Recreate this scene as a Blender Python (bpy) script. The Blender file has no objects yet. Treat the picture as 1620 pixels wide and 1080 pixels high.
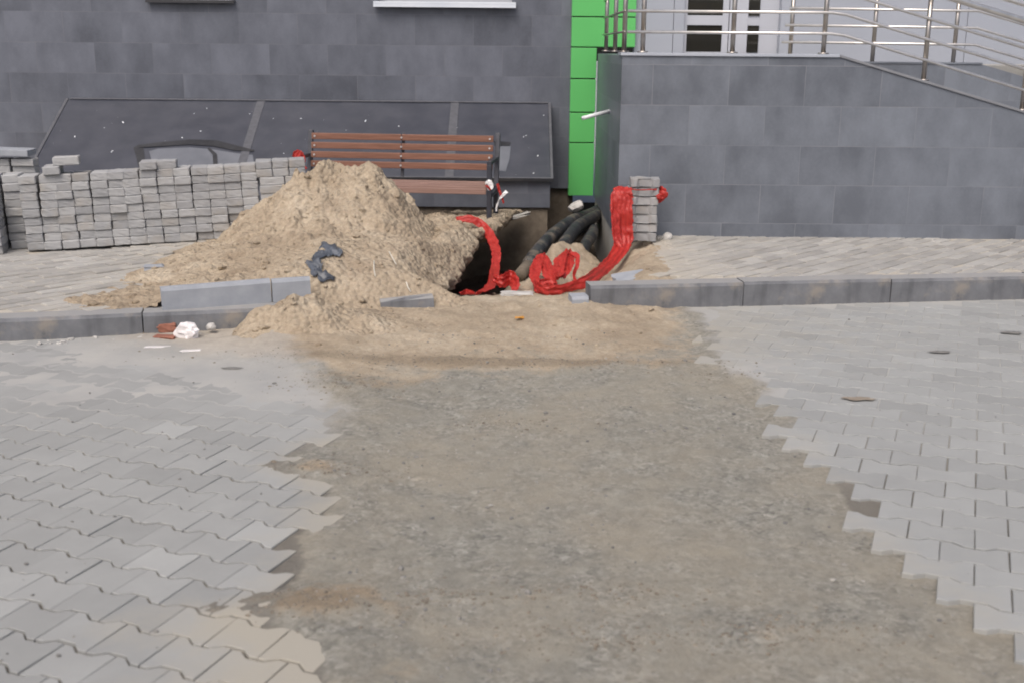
import bpy, bmesh, math, random
import numpy as np
from mathutils import Vector, Matrix, Euler
random.seed(7); R = math.radians

# ------------------------------------------------------------------ camera, world, sun, exposure
FPX, CAM_H, PITCH, ROLL = 1800.0, 1.60, math.atan(465/1800.0), R(0.5)
sc = bpy.context.scene; col = sc.collection
cd = bpy.data.cameras.new('camera'); cam = bpy.data.objects.new('camera', cd); col.objects.link(cam)
cam.location = (0, 0, CAM_H)
cam.rotation_euler = (Matrix.Rotation(math.pi/2-PITCH, 3, 'X') @ Matrix.Rotation(ROLL, 3, 'Z')).to_euler()
cd.sensor_width = 36; cd.lens = 36*FPX/1620; cd.clip_start = .05; cd.clip_end = 500
cd.dof.use_dof = True; cd.dof.focus_distance = 8.6; cd.dof.aperture_fstop = 3.6
sc.camera = cam
SUN_EL, SUN_AZ = R(54), R(200)
w = bpy.data.worlds.new("World"); sc.world = w; w.use_nodes = True
nt = w.node_tree; nt.nodes.clear()
sky = nt.nodes.new('ShaderNodeTexSky'); sky.sky_type = 'NISHITA'; sky.sun_disc = False
sky.sun_elevation = SUN_EL; sky.sun_rotation = SUN_AZ; sky.air_density = .7; sky.dust_density = 6; sky.ozone_density = 1
bgn = nt.nodes.new('ShaderNodeBackground'); bgn.inputs[1].default_value = .12
wo = nt.nodes.new('ShaderNodeOutputWorld'); nt.links.new(sky.outputs[0], bgn.inputs[0]); nt.links.new(bgn.outputs[0], wo.inputs[0])
sl = bpy.data.lights.new('sun', 'SUN'); sl.energy = 1.0; sl.angle = R(35); sl.color = (1, .96, .90)
so = bpy.data.objects.new('sun', sl); col.objects.link(so)
so.rotation_euler = (R(90)-SUN_EL, 0, math.pi-SUN_AZ)
vs = sc.view_settings; vs.view_transform = 'Standard'; vs.look = 'None'; vs.gamma = 1; vs.exposure = 0.50
sc.cycles.max_bounces = 6; sc.cycles.use_denoising = True; sc.cycles.filter_width = 1.9

# ------------------------------------------------------------------ measuring helpers (photo point -> point on a real plane)
def ray(u, v):
    x = u-810; y = v-540; c, s = math.cos(ROLL), math.sin(ROLL)
    x, y = (x*c+y*s), (-x*s+y*c)
    return Vector((x, FPX*math.cos(PITCH)-y*math.sin(PITCH), -FPX*math.sin(PITCH)-y*math.cos(PITCH)))
def G(u, v, z=0.): d = ray(u, v); return d*((z-CAM_H)/d.z)+Vector((0, 0, CAM_H))
def W(u, v, Y): d = ray(u, v); return d*(Y/d.y)+Vector((0, 0, CAM_H))

# ------------------------------------------------------------------ numpy noise
def vnoise(x, y, seed=0):
    xi = np.floor(x).astype(np.int64); yi = np.floor(y).astype(np.int64); fx = x-xi; fy = y-yi
    fx = fx*fx*(3-2*fx); fy = fy*fy*(3-2*fy)
    def h(a, b):
        n = (a*374761393+b*668265263+seed*1442695041) & 0xffffffff
        n = ((n ^ (n >> 13))*1274126177) & 0xffffffff
        return ((n ^ (n >> 16)) & 0xffff)/65535.0
    return (h(xi, yi)*(1-fx)+h(xi+1, yi)*fx)*(1-fy)+(h(xi, yi+1)*(1-fx)+h(xi+1, yi+1)*fx)*fy
def fbm(x, y, f, o=4, seed=0, g=.5):
    s = 0; a = 1; t = 0
    for i in range(o):
        c, sn = math.cos(i*1.3), math.sin(i*1.3)
        s = s+a*vnoise((x*c-y*sn)*f+i*17.3, (x*sn+y*c)*f-i*9.1, seed+i); t += a; a *= g; f *= 2.03
    return s/t*2-1
def sst(a, b, x): t = np.clip((x-a)/(b-a), 0, 1); return t*t*(3-2*t)
def poly_sd(px, py, P):   # signed distance, positive inside
    d = np.full(px.shape, 1e9); ins = np.zeros(px.shape, bool); n = len(P)
    for i in range(n):
        ax, ay = P[i]; bx, by = P[(i+1) % n]; ex, ey = bx-ax, by-ay
        t = np.clip(((px-ax)*ex+(py-ay)*ey)/(ex*ex+ey*ey), 0, 1)
        d = np.minimum(d, np.hypot(px-ax-t*ex, py-ay-t*ey))
        c = ((ay > py) != (by > py)) & (px < ex*(py-ay)/((ey if abs(ey) > 1e-9 else 1e-9))+ax); ins ^= c
    return np.where(ins, d, -d)

# ------------------------------------------------------------------ material helpers
class NB:
    def __init__(s, name):
        s.m = bpy.data.materials.new(name); s.m.use_nodes = True; s.t = s.m.node_tree; s.t.nodes.clear()
        s.out = s.n('ShaderNodeOutputMaterial'); s.p = s.n('ShaderNodeBsdfPrincipled'); s.l(s.p.outputs[0], s.out.inputs[0])
    def n(s, t, **k):
        x = s.t.nodes.new(t)
        for a, b in k.items():
            if a.startswith('i_'): x.inputs[a[2:].replace('_', ' ')].default_value = b
            else: setattr(x, a, b)
        return x
    def l(s, a, b): s.t.links.new(a, b)
    def co(s, kind='Object'):
        return s.n('ShaderNodeTexCoord').outputs[kind]
    def noise(s, vec, scale, det=4, rough=.55):
        x = s.n('ShaderNodeTexNoise'); x.inputs['Scale'].default_value = scale; x.inputs['Detail'].default_value = det
        x.inputs['Roughness'].default_value = rough; s.l(vec, x.inputs['Vector']); return x.outputs['Fac']
    def ramp(s, fac, stops):
        x = s.n('ShaderNodeValToRGB'); e = x.color_ramp.elements
        while len(e) < len(stops): e.new(.5)
        for i, (p, c) in enumerate(stops): e[i].position = p; e[i].color = c if len(c) == 4 else (*c, 1)
        s.l(fac, x.inputs[0]); return x.outputs[0]
    def mix(s, f, a, b, mode='MIX'):
        x = s.n('ShaderNodeMix', data_type='RGBA', blend_type=mode)
        for k, v in ((0, f), (6, a), (7, b)):
            if hasattr(v, 'type') and hasattr(v, 'links'): s.l(v, x.inputs[k])
            elif k == 0: x.inputs[0].default_value = v
            else: x.inputs[k].default_value = (*v, 1) if len(v) == 3 else v
        return x.outputs[2]
    def math(s, op, a, b=0., c=None, clamp=False):
        x = s.n('ShaderNodeMath', operation=op); x.use_clamp = clamp
        for i, v in enumerate((a, b) if c is None else (a, b, c)):
            if hasattr(v, 'links'): s.l(v, x.inputs[i])
            else: x.inputs[i].default_value = v
        return x.outputs[0]
    def attr(s, name): return s.n('ShaderNodeAttribute', attribute_name=name)
    def bump(s, h, strength=.5, dist=.01, prev=None):
        x = s.n('ShaderNodeBump'); x.inputs['Strength'].default_value = strength; x.inputs['Distance'].default_value = dist
        s.l(h, x.inputs['Height'])
        if prev: s.l(prev, x.inputs['Normal'])
        return x.outputs[0]
    def fin(s, color=None, rough=None, normal=None, metal=0., spec=None):
        p = s.p
        if color is not None:
            if hasattr(color, 'links'): s.l(color, p.inputs['Base Color'])
            else: p.inputs['Base Color'].default_value = (*color, 1)
        if rough is not None:
            if hasattr(rough, 'links'): s.l(rough, p.inputs['Roughness'])
            else: p.inputs['Roughness'].default_value = rough
        if normal: s.l(normal, p.inputs['Normal'])
        p.inputs['Metallic'].default_value = metal
        if spec is not None: p.inputs['Specular IOR Level'].default_value = spec
        return s.m
def simple(name, c1, c2, rough, scale=8, bs=0., bscale=60, metal=0., spec=None, det=5):
    b = NB(name); v = b.co(); f = b.noise(v, scale, det)
    c = b.ramp(f, [(.3, c1), (.7, c2)])
    nm = b.bump(b.noise(v, bscale, 4), bs, .004) if bs else None
    return b.fin(c, rough, nm, metal, spec)

def tile_mat(name, c1, c2, mortar, ox, oz, tw=.587, th=.305, rough=.42):
    b = NB(name); geo = b.co('Object'); sp = b.n('ShaderNodeSeparateXYZ'); b.l(geo, sp.inputs[0])
    cb = b.n('ShaderNodeCombineXYZ')
    b.l(b.math('ADD', b.math('ADD', sp.outputs[0], sp.outputs[1]), -ox), cb.inputs[0]); b.l(b.math('ADD', sp.outputs[2], -oz), cb.inputs[1])
    br = b.n('ShaderNodeTexBrick'); br.offset = .5; br.offset_frequency = 2; br.squash = 1
    for k, v in (('Scale', 1.), ('Mortar Size', .0022), ('Mortar Smooth', .3), ('Bias', 0.), ('Brick Width', tw), ('Row Height', th)): br.inputs[k].default_value = v
    br.inputs['Color1'].default_value = (0, 0, 0, 1); br.inputs['Color2'].default_value = (1, 1, 1, 1); br.inputs['Mortar'].default_value = (.5, .5, .5, 1)
    b.l(cb.outputs[0], br.inputs['Vector'])
    bw = b.n('ShaderNodeRGBToBW'); b.l(br.outputs['Color'], bw.inputs[0])
    # shift the cloud pattern tile by tile
    off = b.n('ShaderNodeVectorMath', operation='ADD'); b.l(geo, off.inputs[0])
    cm = b.n('ShaderNodeCombineXYZ'); b.l(b.math('MULTIPLY', bw.outputs[0], 37.), cm.inputs[0]); b.l(b.math('MULTIPLY', bw.outputs[0], 11.), cm.inputs[2]); b.l(cm.outputs[0], off.inputs[1])
    st = b.n('ShaderNodeVectorMath', operation='MULTIPLY'); b.l(off.outputs[0], st.inputs[0]); st.inputs[1].default_value = (1, 1, .6)
    n1 = b.noise(st.outputs[0], 3.2, 6, .6); n2 = b.noise(geo, 45, 3); n3 = b.noise(geo, .7, 3)
    f = b.math('ADD', b.math('ADD', b.math('MULTIPLY', n1, .75), b.math('MULTIPLY', n2, .12)), b.math('MULTIPLY', bw.outputs[0], .17))
    c = b.ramp(f, [(.36, c1), (.68, c2)])
    c = b.mix(b.math('MULTIPLY', b.ramp(n3, [(.35, (0, 0, 0)), (.75, (1, 1, 1))]), .25), c, tuple(x*1.35 for x in c2))
    grime = b.ramp(b.noise(geo, 2.1, 5), [(.42, (0, 0, 0)), (.62, (1, 1, 1))])
    mf = b.math('MULTIPLY', br.outputs['Fac'], b.math('ADD', b.math('MULTIPLY', grime, .5), .22))
    c = b.mix(mf, c, mortar)
    h = b.math('SUBTRACT', 1., br.outputs['Fac'])
    nm = b.bump(h, .35, .002, b.bump(n2, .05, .002))
    rr = b.math('ADD', b.math('MULTIPLY', n1, .2), rough-.1)
    return b.fin(c, rr, nm, spec=.45)

def sand_col(b, v):
    a = b.noise(v, 2.2, 5, .6); d = b.noise(v, 38, 5, .65); e = b.noise(v, 150, 2)
    c = b.ramp(b.math('ADD', b.math('MULTIPLY', a, .6), b.math('MULTIPLY', d, .4)), [(.30, (.24, .19, .136)), (.5, (.375, .312, .23)), (.68, (.50, .432, .335))])
    c = b.mix(b.ramp(e, [(.55, (0, 0, 0)), (.75, (.5, .5, .5))]), c, (.19, .15, .115))
    return c, d, e
def sand_mat(name):
    b = NB(name); v = b.co(); c, d, e = sand_col(b, v)
    vo = b.n('ShaderNodeTexVoronoi'); vo.inputs['Scale'].default_value = 30; b.l(v, vo.inputs['Vector'])
    lump = b.math('SUBTRACT', 1., vo.outputs['Distance'])
    c = b.mix(b.ramp(b.noise(v, 3.4, 6, .65), [(.50, (0, 0, 0)), (.66, (.55, .55, .55))]), c, (.215, .165, .115))
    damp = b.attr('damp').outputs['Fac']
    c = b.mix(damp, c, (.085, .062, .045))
    nm = b.bump(b.noise(v, 70, 6, .75), .6, .010, b.bump(b.math('MULTIPLY', lump, b.noise(v, 9, 3)), 1., .035))
    return b.fin(c, .95, nm, spec=.15)
def ground_mat():
    b = NB('ground_soil'); v = b.co(); c, d, e = sand_col(b, v)
    vo = b.n('ShaderNodeTexVoronoi'); vo.inputs['Scale'].default_value = 70; b.l(v, vo.inputs['Vector'])
    vb = b.n('ShaderNodeTexVoronoi'); vb.inputs['Scale'].default_value = 32; b.l(v, vb.inputs['Vector'])
    hs = b.n('ShaderNodeRGBToBW'); b.l(vo.outputs['Color'], hs.inputs[0]); hb = b.n('ShaderNodeRGBToBW'); b.l(vb.outputs['Color'], hb.inputs[0])
    g = b.ramp(hs.outputs[0], [(.12, (.12, .118, .106)), (.5, (.275, .268, .236)), (.88, (.43, .42, .375))])
    g2 = b.ramp(hb.outputs[0], [(.2, (.115, .114, .104)), (.6, (.262, .254, .222)), (.92, (.44, .425, .38))])
    g = b.mix(.4, g, g2); fine = b.ramp(b.noise(v, 9, 6, .7), [(.35, (.222, .212, .182)), (.7, (.335, .32, .27))])
    g = b.mix(b.ramp(b.noise(v, 5, 6, .7), [(.36, (.1, .1, .1)), (.62, (.9, .9, .9))]), g, fine)
    g = b.mix(b.ramp(b.noise(v, 1.6, 7, .7), [(.42, (0, 0, 0)), (.66, (.75, .75, .75))]), g, (.325, .293, .232))
    sp_k = b.ramp(b.noise(v, 140, 3, .8), [(.30, (0, 0, 0)), (.42, (1, 1, 1))]); g = b.mix(b.math('MULTIPLY', b.math('SUBTRACT', 1., sp_k), .5), g, (.15, .147, .135))
    s = b.attr('sand').outputs['Fac']
    sm = b.math('ADD', s, b.math('MULTIPLY', b.math('SUBTRACT', b.noise(v, 4.5, 7, .68), .5), 1.3))
    sm = b.ramp(sm, [(.38, (0, 0, 0)), (.66, (1, 1, 1))])
    br = b.mix(.7, c, (.185, .15, .108))
    c = b.mix(b.ramp(b.math('ADD', b.attr('brown').outputs['Fac'], b.math('MULTIPLY', b.math('SUBTRACT', b.noise(v, 7, 7, .7), .5), 1.6)), [(.3, (0, 0, 0)), (.8, (.85, .85, .85))]), c, br)
    cc = b.mix(sm, g, c)
    cc = b.mix(b.attr('fill').outputs['Fac'], cc, b.ramp(b.noise(v, 3, 5), [(.3, (.30, .305, .30)), (.7, (.375, .37, .35))]))
    cc = b.mix(b.attr('joint').outputs['Fac'], cc, (.17, .158, .138))
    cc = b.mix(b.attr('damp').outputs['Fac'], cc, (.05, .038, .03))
    ph = b.math('MULTIPLY', b.math('SUBTRACT', 1., vb.outputs['Distance']), b.ramp(hb.outputs[0], [(.5, (.2, .2, .2)), (.8, (1, 1, 1))]))
    nf = b.math('SUBTRACT', 1., b.math('MULTIPLY', b.attr('fill').outputs['Fac'], .92)); nm = b.bump(b.math('MULTIPLY', ph, nf), .5, .005, b.bump(b.math('MULTIPLY', b.noise(v, 75, 6, .8), nf), .8, .012))
    return b.fin(cc, .93, nm, spec=.2)

def paver_mat(name, base, var, dusty):
    b = NB(name); v = b.co(); t = b.attr('tint').outputs['Fac']; du = b.attr('dust').outputs['Fac']
    n = b.noise(v, 7, 5, .6); f = b.noise(v, 120, 3)
    a = tuple(x*(1-var) for x in base); c = tuple(x*(1+var) for x in base)
    k = b.math('ADD', b.math('MULTIPLY', t, .5), b.math('ADD', b.math('MULTIPLY', n, .4), b.math('MULTIPLY', f, .12)))
    cc = b.ramp(k, [(.2, a), (.8, c)])
    st = b.ramp(b.noise(v, 1.3, 5, .6), [(.45, (0, 0, 0)), (.75, (.45, .45, .45))])
    cc = b.mix(st, cc, tuple(x*.78 for x in base))
    dm = b.ramp(b.math('ADD', du, b.math('MULTIPLY', b.math('SUBTRACT', b.noise(v, 6, 6, .7), .5), .9)), [(.3, (0, 0, 0)), (.9, (.9, .9, .9))])
    cc = b.mix(dm, cc, dusty)
    nm = b.bump(f, .25, .002, b.bump(b.noise(v, 25, 4), .2, .003))
    return b.fin(cc, .86, nm, spec=.3)
def block_mat():
    b = NB('block_concrete'); v = b.co(); oi = b.n('ShaderNodeObjectInfo').outputs['Random']
    ad = b.n('ShaderNodeVectorMath', operation='ADD'); b.l(v, ad.inputs[0])
    cx = b.n('ShaderNodeCombineXYZ'); b.l(b.math('MULTIPLY', oi, 50.), cx.inputs[0]); b.l(cx.outputs[0], ad.inputs[1])
    n = b.noise(ad.outputs[0], 14, 6, .65); f = b.noise(ad.outputs[0], 110, 3)
    c = b.ramp(b.math('ADD', b.math('MULTIPLY', n, .6), b.math('MULTIPLY', oi, .4)), [(.25, (.25, .255, .262)), (.5, (.315, .32, .325)), (.8, (.385, .388, .388))])
    c = b.mix(b.ramp(b.noise(ad.outputs[0], 5, 4), [(.5, (0, 0, 0)), (.72, (.45, .45, .45))]), c, (.29, .255, .205))
    return b.fin(c, .9, b.bump(f, .4, .003, b.bump(n, .5, .006)), spec=.25)
def concrete_mat(name, c1, c2, sc_=6, streak=False):
    b = NB(name); v = b.co(); n = b.noise(v, sc_, 6, .65); f = b.noise(v, 90, 4)
    c = b.ramp(n, [(.3, c1), (.7, c2)])
    if streak:
        m = b.n('ShaderNodeMapping'); m.inputs['Scale'].default_value = (12, 12, 2.5); b.l(v, m.inputs[0])
        c = b.mix(b.ramp(b.noise(m.outputs[0], 1, 5, .6), [(.5, (0, 0, 0)), (.66, (.42, .42, .42))]), c, tuple(x*.6 for x in c1))
        c = b.mix(b.ramp(b.noise(v, 3.3, 5, .7), [(.56, (0, 0, 0)), (.7, (.5, .5, .5))]), c, (.33, .29, .235))
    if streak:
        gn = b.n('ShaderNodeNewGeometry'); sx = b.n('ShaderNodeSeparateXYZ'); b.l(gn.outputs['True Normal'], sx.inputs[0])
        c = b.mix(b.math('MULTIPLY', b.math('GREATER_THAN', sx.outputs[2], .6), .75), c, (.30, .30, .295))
    return b.fin(c, .88, b.bump(f, .4, .003, b.bump(n, .35, .008)), spec=.25)

M = {}
M['tile_left'] = tile_mat('dark_tile', (.066, .073, .091), (.132, .144, .175), (.17, .17, .185), -4.519, .117, .5865, .2985)
M['tile_right'] = tile_mat('grey_tile', (.088, .098, .117), (.168, .187, .218), (.25, .25, .27), .832, .105, .590, .306)
M['sand'] = sand_mat('sand'); M['ground'] = ground_mat()
M['paver_l'] = paver_mat('road_paver_grey', (.285, .291, .284), .17, (.335, .313, .262))
M['paver_r'] = paver_mat('road_paver_grey_cool', (.284, .292, .287), .16, (.345, .325, .275))
M['walk'] = paver_mat('walkway_brick', (.315, .31, .295), .22, (.395, .365, .31))
M['block'] = block_mat()
M['kerb'] = concrete_mat('kerb_concrete', (.115, .12, .13), (.185, .192, .205), 5, True)
M['kerb_new'] = concrete_mat('kerb_concrete_new', (.25, .27, .30), (.33, .35, .38), 7)
M['conc'] = concrete_mat('foundation_concrete', (.27, .265, .245), (.40, .39, .365), 3)
M['conc_dark'] = concrete_mat('foundation_concrete_soiled', (.085, .070, .055), (.19, .16, .125), 6)
M['green'] = simple('green_cladding', (.10, .43, .12), (.11, .47, .13), .34, 1.5, .03, 5)
M['green_dark'] = simple('cladding_gap', (.01, .05, .012), (.012, .06, .015), .7)
M['white_wall'] = simple('white_cladding', (.30, .325, .375), (.335, .36, .41), .45, 1.2, .02, 3)
M['white_frame'] = simple('white_door_frame', (.40, .42, .47), (.44, .46, .51), .35, 2)
M['sill'] = simple('sill_metal', (.55, .60, .66), (.65, .69, .74), .35, 3)
M['dark_sill'] = simple('sill_dark', (.03, .03, .035), (.045, .045, .05), .5, 3)
b = NB('door_glass'); M['glass'] = b.fin((.018, .018, .016), .06, b.bump(b.noise(b.co(), 2.5, 2), .05, .02), spec=.6)
M['coping2'] = simple('ramp_coping', (.16, .165, .18), (.22, .228, .245), .45, 3)
M['steel'] = simple('brushed_steel', (.58, .56, .53), (.72, .70, .67), .30, 12, .03, 200, metal=.85)
M['steel_post'] = simple('brushed_steel_post', (.30, .275, .25), (.44, .41, .38), .32, 9, .03, 200, metal=.85)
b = NB('black_cover'); v = b.co()
n = b.noise(v, 2.5, 5, .6); c = b.ramp(n, [(.3, (.032, .036, .050)), (.7, (.046, .051, .068))])
vo = b.n('ShaderNodeTexVoronoi'); vo.inputs['Scale'].default_value = 9; vo.inputs['Randomness'].default_value = 1; mp = b.n('ShaderNodeMapping'); mp.inputs['Scale'].default_value = (1.5, 1, .75); b.l(v, mp.inputs[0]); b.l(mp.outputs[0], vo.inputs['Vector'])
spk = b.math('MULTIPLY', b.math('LESS_THAN', vo.outputs['Distance'], .025), b.math('GREATER_THAN', b.noise(v, 1.6, 2), .5))
c = b.mix(spk, c, (.55, .56, .58)); c = b.mix(b.ramp(b.noise(v, 5, 6), [(.4, (0, 0, 0)), (.9, (.3, .3, .3))]), c, (.10, .10, .115))
M['cover'] = b.fin(c, b.math('ADD', b.math('MULTIPLY', n, .2), .30), spec=.5)
M['seam'] = simple('cover_seam', (.07, .073, .085), (.10, .104, .118), .5, 20)
M['patch_light'] = simple('painted_reflection_pale', (.10, .11, .13), (.15, .16, .185), .35, 4)  # pale area of the reflections painted on the sloping cover
M['patch_dark'] = simple('painted_reflection_dark', (.012, .013, .017), (.028, .03, .036), .3, 14)  # dark outline of the painted cover reflections
b = NB('bench_wood'); v = b.co(); m = b.n('ShaderNodeMapping'); m.inputs['Scale'].default_value = (1.5, 30, 30); b.l(v, m.inputs[0])
n = b.noise(m.outputs[0], 2.5, 6, .65); M['wood'] = b.fin(b.ramp(n, [(.3, (.135, .060, .037)), (.7, (.24, .115, .078))]), .55, b.bump(n, .25, .002))
b = NB('seat_wood'); v = b.co(); m = b.n('ShaderNodeMapping'); m.inputs['Scale'].default_value = (1.5, 30, 30); b.l(v, m.inputs[0])
n = b.noise(m.outputs[0], 2.5, 6, .65); M['wood_seat'] = b.fin(b.ramp(n, [(.3, (.185, .108, .085)), (.7, (.285, .18, .15))]), .55, b.bump(n, .25, .002))
M['bench_steel'] = simple('bench_black_steel', (.022, .024, .034), (.04, .043, .056), .42, 20)
M['bolt'] = simple('bolt_zinc', (.55, .55, .55), (.7, .7, .7), .35, 20, metal=.5)
b = NB('red_film'); v = b.co(); n = b.noise(v, 26, 4)
M['tape'] = b.fin(b.ramp(n, [(.3, (.42, .026, .022)), (.7, (.60, .062, .050))]), .32, b.bump(b.noise(v, 22, 4), .5, .008), spec=.5)
tr_ = b.n('ShaderNodeBsdfTranslucent'); tr_.inputs[0].default_value = (.75, .06, .04, 1); mx_ = b.n('ShaderNodeMixShader'); mx_.inputs[0].default_value = .35
b.l(b.p.outputs[0], mx_.inputs[1]); b.l(tr_.outputs[0], mx_.inputs[2]); b.l(mx_.outputs[0], b.out.inputs[0]); b.p.inputs['Roughness'].default_value = .42
M['white_tape'] = simple('white_film', (.7, .7, .7), (.8, .8, .8), .4)
b = NB('pipe_insulation'); v = b.co(); M['pipe'] = b.fin(b.mix(b.ramp(b.noise(v, 7, 6, .7), [(.5, (0, 0, 0)), (.72, (.8, .8, .8))]), b.ramp(b.noise(v, 9, 5), [(.35, (.014, .016, .02)), (.75, (.04, .043, .05))]), (.22, .185, .14)), .6, b.bump(b.noise(v, 30, 4), .5, .01))
M['rag'] = simple('dark_blue_film', (.035, .042, .055), (.10, .115, .14), .42, 9, .6, 40)
M['white_bag'] = simple('crumpled_white_bag', (.58, .55, .55), (.78, .76, .76), .5, 18, .6, 50)
M['foam'] = simple('white_foam', (.55, .58, .63), (.72, .75, .78), .7, 15, .6, 60)
M['sand_dark'] = simple('damp_clod', (.13, .112, .088), (.215, .185, .145), .95, 30, .6, 80)
M['brick'] = simple('red_brick', (.19, .075, .05), (.30, .13, .09), .9, 18, .6, 70)
M['stone_m'] = simple('beige_stone', (.22, .21, .19), (.38, .365, .33), .85, 12, .5, 60)
M['stone_w'] = simple('pale_stone', (.34, .33, .31), (.52, .51, .49), .85, 12, .5, 60)
M['stone_g'] = simple('grey_stone', (.10, .10, .10), (.26, .25, .23), .85, 12, .5, 60)
M['twig'] = simple('pale_straw', (.5, .48, .42), (.65, .62, .55), .8)
M['leaf'] = simple('orange_leaf', (.5, .22, .03), (.6, .3, .05), .6)
M['mudstain'] = simple('dried_mud', (.20, .165, .13), (.27, .235, .19), .95, 25, .5, 60)
M['pvc'] = simple('white_pvc', (.62, .65, .68), (.7, .72, .75), .4)
M['dark_in'] = simple('dark_void', (.012, .012, .012), (.02, .02, .02), .9)

# ------------------------------------------------------------------ object helpers
def setp(o, label=None, cat=None, group=None, kind=None):
    if label: o['label'] = label
    if cat: o['category'] = cat
    if group: o['group'] = group
    if kind: o['kind'] = kind
    return o
def empty(name, loc=(0, 0, 0), rz=0, label=None, cat=None, group=None, rx=0, ry=0):
    o = bpy.data.objects.new(name, None); col.objects.link(o); o.location = loc; o.rotation_euler = (rx, ry, rz); o.empty_display_size = .1
    return setp(o, label, cat, group)
def link(name, me, mat, parent=None):
    me.materials.clear(); me.materials.append(mat); o = bpy.data.objects.new(name, me); col.objects.link(o)
    if parent: o.parent = parent
    return o
def bmobj(name, bm, mat, parent=None, smooth=False):
    bmesh.ops.recalc_face_normals(bm, faces=bm.faces)
    me = bpy.data.meshes.new(name); bm.to_mesh(me); bm.free()
    if smooth: me.polygons.foreach_set('use_smooth', [True]*len(me.polygons))
    return link(name, me, mat, parent)
def box(bm, x0, x1, y0, y1, z0, z1, bev=0., M4=None):
    r = bmesh.ops.create_cube(bm, size=1); vs_ = r['verts']
    for v in vs_: v.co = Vector((x0+(v.co.x+.5)*(x1-x0), y0+(v.co.y+.5)*(y1-y0), z0+(v.co.z+.5)*(z1-z0)))
    if bev:
        es = list({e for v in vs_ for e in v.link_edges})
        q = bmesh.ops.bevel(bm, geom=es, offset=bev, segments=2, affect='EDGES', profile=.6); vs_ = list({v for f in q['faces'] for v in f.verts}|{v for v in vs_ if v.is_valid})
    if M4 is not None: bmesh.ops.transform(bm, matrix=M4, verts=[v for v in vs_ if v.is_valid])
def tube(bm, pts, r, seg=10, caps=True):
    pts = [Vector(p) for p in pts]; rr = r if isinstance(r, (list, tuple)) else [r]*len(pts); rings = []
    for i, p in enumerate(pts):
        t = (pts[min(i+1, len(pts)-1)]-pts[max(i-1, 0)]).normalized()
        a = t.cross(Vector((0, 0, 1)));  a = a if a.length > .05 else t.cross(Vector((0, 1, 0))); a.normalize(); c = t.cross(a)
        rings.append([bm.verts.new(p+(a*math.cos(k*2*math.pi/seg)+c*math.sin(k*2*math.pi/seg))*rr[i]) for k in range(seg)])
    for i in range(len(rings)-1):
        for k in range(seg): bm.faces.new((rings[i][k], rings[i][(k+1) % seg], rings[i+1][(k+1) % seg], rings[i+1][k]))
    if caps: bm.faces.new(rings[0]); bm.faces.new(rings[-1])
def grid_mesh(name, X, Y, Z, mat, keep=None, attrs=None, parent=None, smooth=True):
    n, m = X.shape; co = np.stack([X, Y, Z], -1).reshape(-1, 3)
    idx = np.arange(n*m).reshape(n, m)
    q = np.stack([idx[:-1, :-1], idx[:-1, 1:], idx[1:, 1:], idx[1:, :-1]], -1).reshape(-1, 4)
    if keep is not None:
        k = keep.reshape(-1)[q].any(1); q = q[k]
    used = np.unique(q); mp_ = -np.ones(n*m, int); mp_[used] = np.arange(len(used)); q = mp_[q]; co = co[used]
    me = bpy.data.meshes.new(name); me.vertices.add(len(co)); me.vertices.foreach_set('co', co.ravel())
    me.loops.add(q.size); me.loops.foreach_set('vertex_index', q.ravel()); me.polygons.add(len(q))
    me.polygons.foreach_set('loop_start', np.arange(0, q.size, 4)); me.polygons.foreach_set('loop_total', np.full(len(q), 4))
    me.update(); me.validate()
    if smooth: me.polygons.foreach_set('use_smooth', np.ones(len(q), bool))
    for k, a in (attrs or {}).items():
        at = me.attributes.new(k, 'FLOAT', 'POINT'); at.data.foreach_set('value', a.reshape(-1)[used].astype(np.float32))
    return link(name, me, mat, parent)

# ------------------------------------------------------------------ terrain functions
ANG = R(21.8); CA, SA = math.cos(ANG), math.sin(ANG)
def to_uv(x, y): return x*CA-y*SA, x*SA+y*CA
def to_xy(u, v): return u*CA+v*SA, -u*SA+v*CA
def kerb_y(x):   # front foot line of the kerbs
    x = np.asarray(x, float)
    l = 6.095+(x+2.835)*.2287; r = 7.009+(x-.497)*.149
    t = np.clip((x+1.3)/1.797, 0, 1); mid = (6.095+(-1.3+2.835)*.2287)*(1-t)+7.009*t
    return np.where(x < -1.3, l, np.where(x > .497, r, mid))
RB = [(1.02, 7.2), (1.04, 6.70), (1.08, 6.45), (1.0, 5.9), (1.08, 5.67), (1.16, 5.45), (1.2, 5.1), (1.15, 4.74), (1.22, 4.6), (1.26, 4.44), (1.20, 3.79), (1.32, 3.4), (1.41, 3.14), (1.43, 2.9), (1.50, 2.4), (1.6, 1.8)]
LB = [(-1.0, 7.2), (-1.1, 6.1), (-1.0, 5.85), (-.80, 5.35), (-.64, 4.80), (-.67, 4.58), (-.76, 4.45), (-.86, 4.2), (-.72, 4.1), (-.63, 4.0), (-.60, 3.70), (-.66, 3.56), (-.60, 3.34), (-.62, 3.12), (-.62, 2.95), (-.48, 2.85), (-.40, 2.6), (-.40, 2.2), (-.5, 1.6)]
def bx_at(B, y): ys = np.array([p[1] for p in B])[::-1]; xs = np.array([p[0] for p in B])[::-1]; return np.interp(y, ys, xs)
LUMPS = [(886, 396, 8.85, .07, .075, .28, -.35), (914, 392, 8.95, .075, .08, .22, -.1), (866, 414, 8.5, .08, .09, .20, -.35), (900, 425, 8.4, .05, .12, .15, 0), (938, 412, 8.9, .05, .08, .2, 0)]
PIT = [(-1.0, 7.45), (-.48, 7.18), (-.2, 7.40), (-.02, 7.68), (-.02, 8.3), (.05, 8.9), (.22, 9.5), (.40, 10.0), (.79, 10.3), (.79, 12.1), (-1.0, 12.1)]
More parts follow.
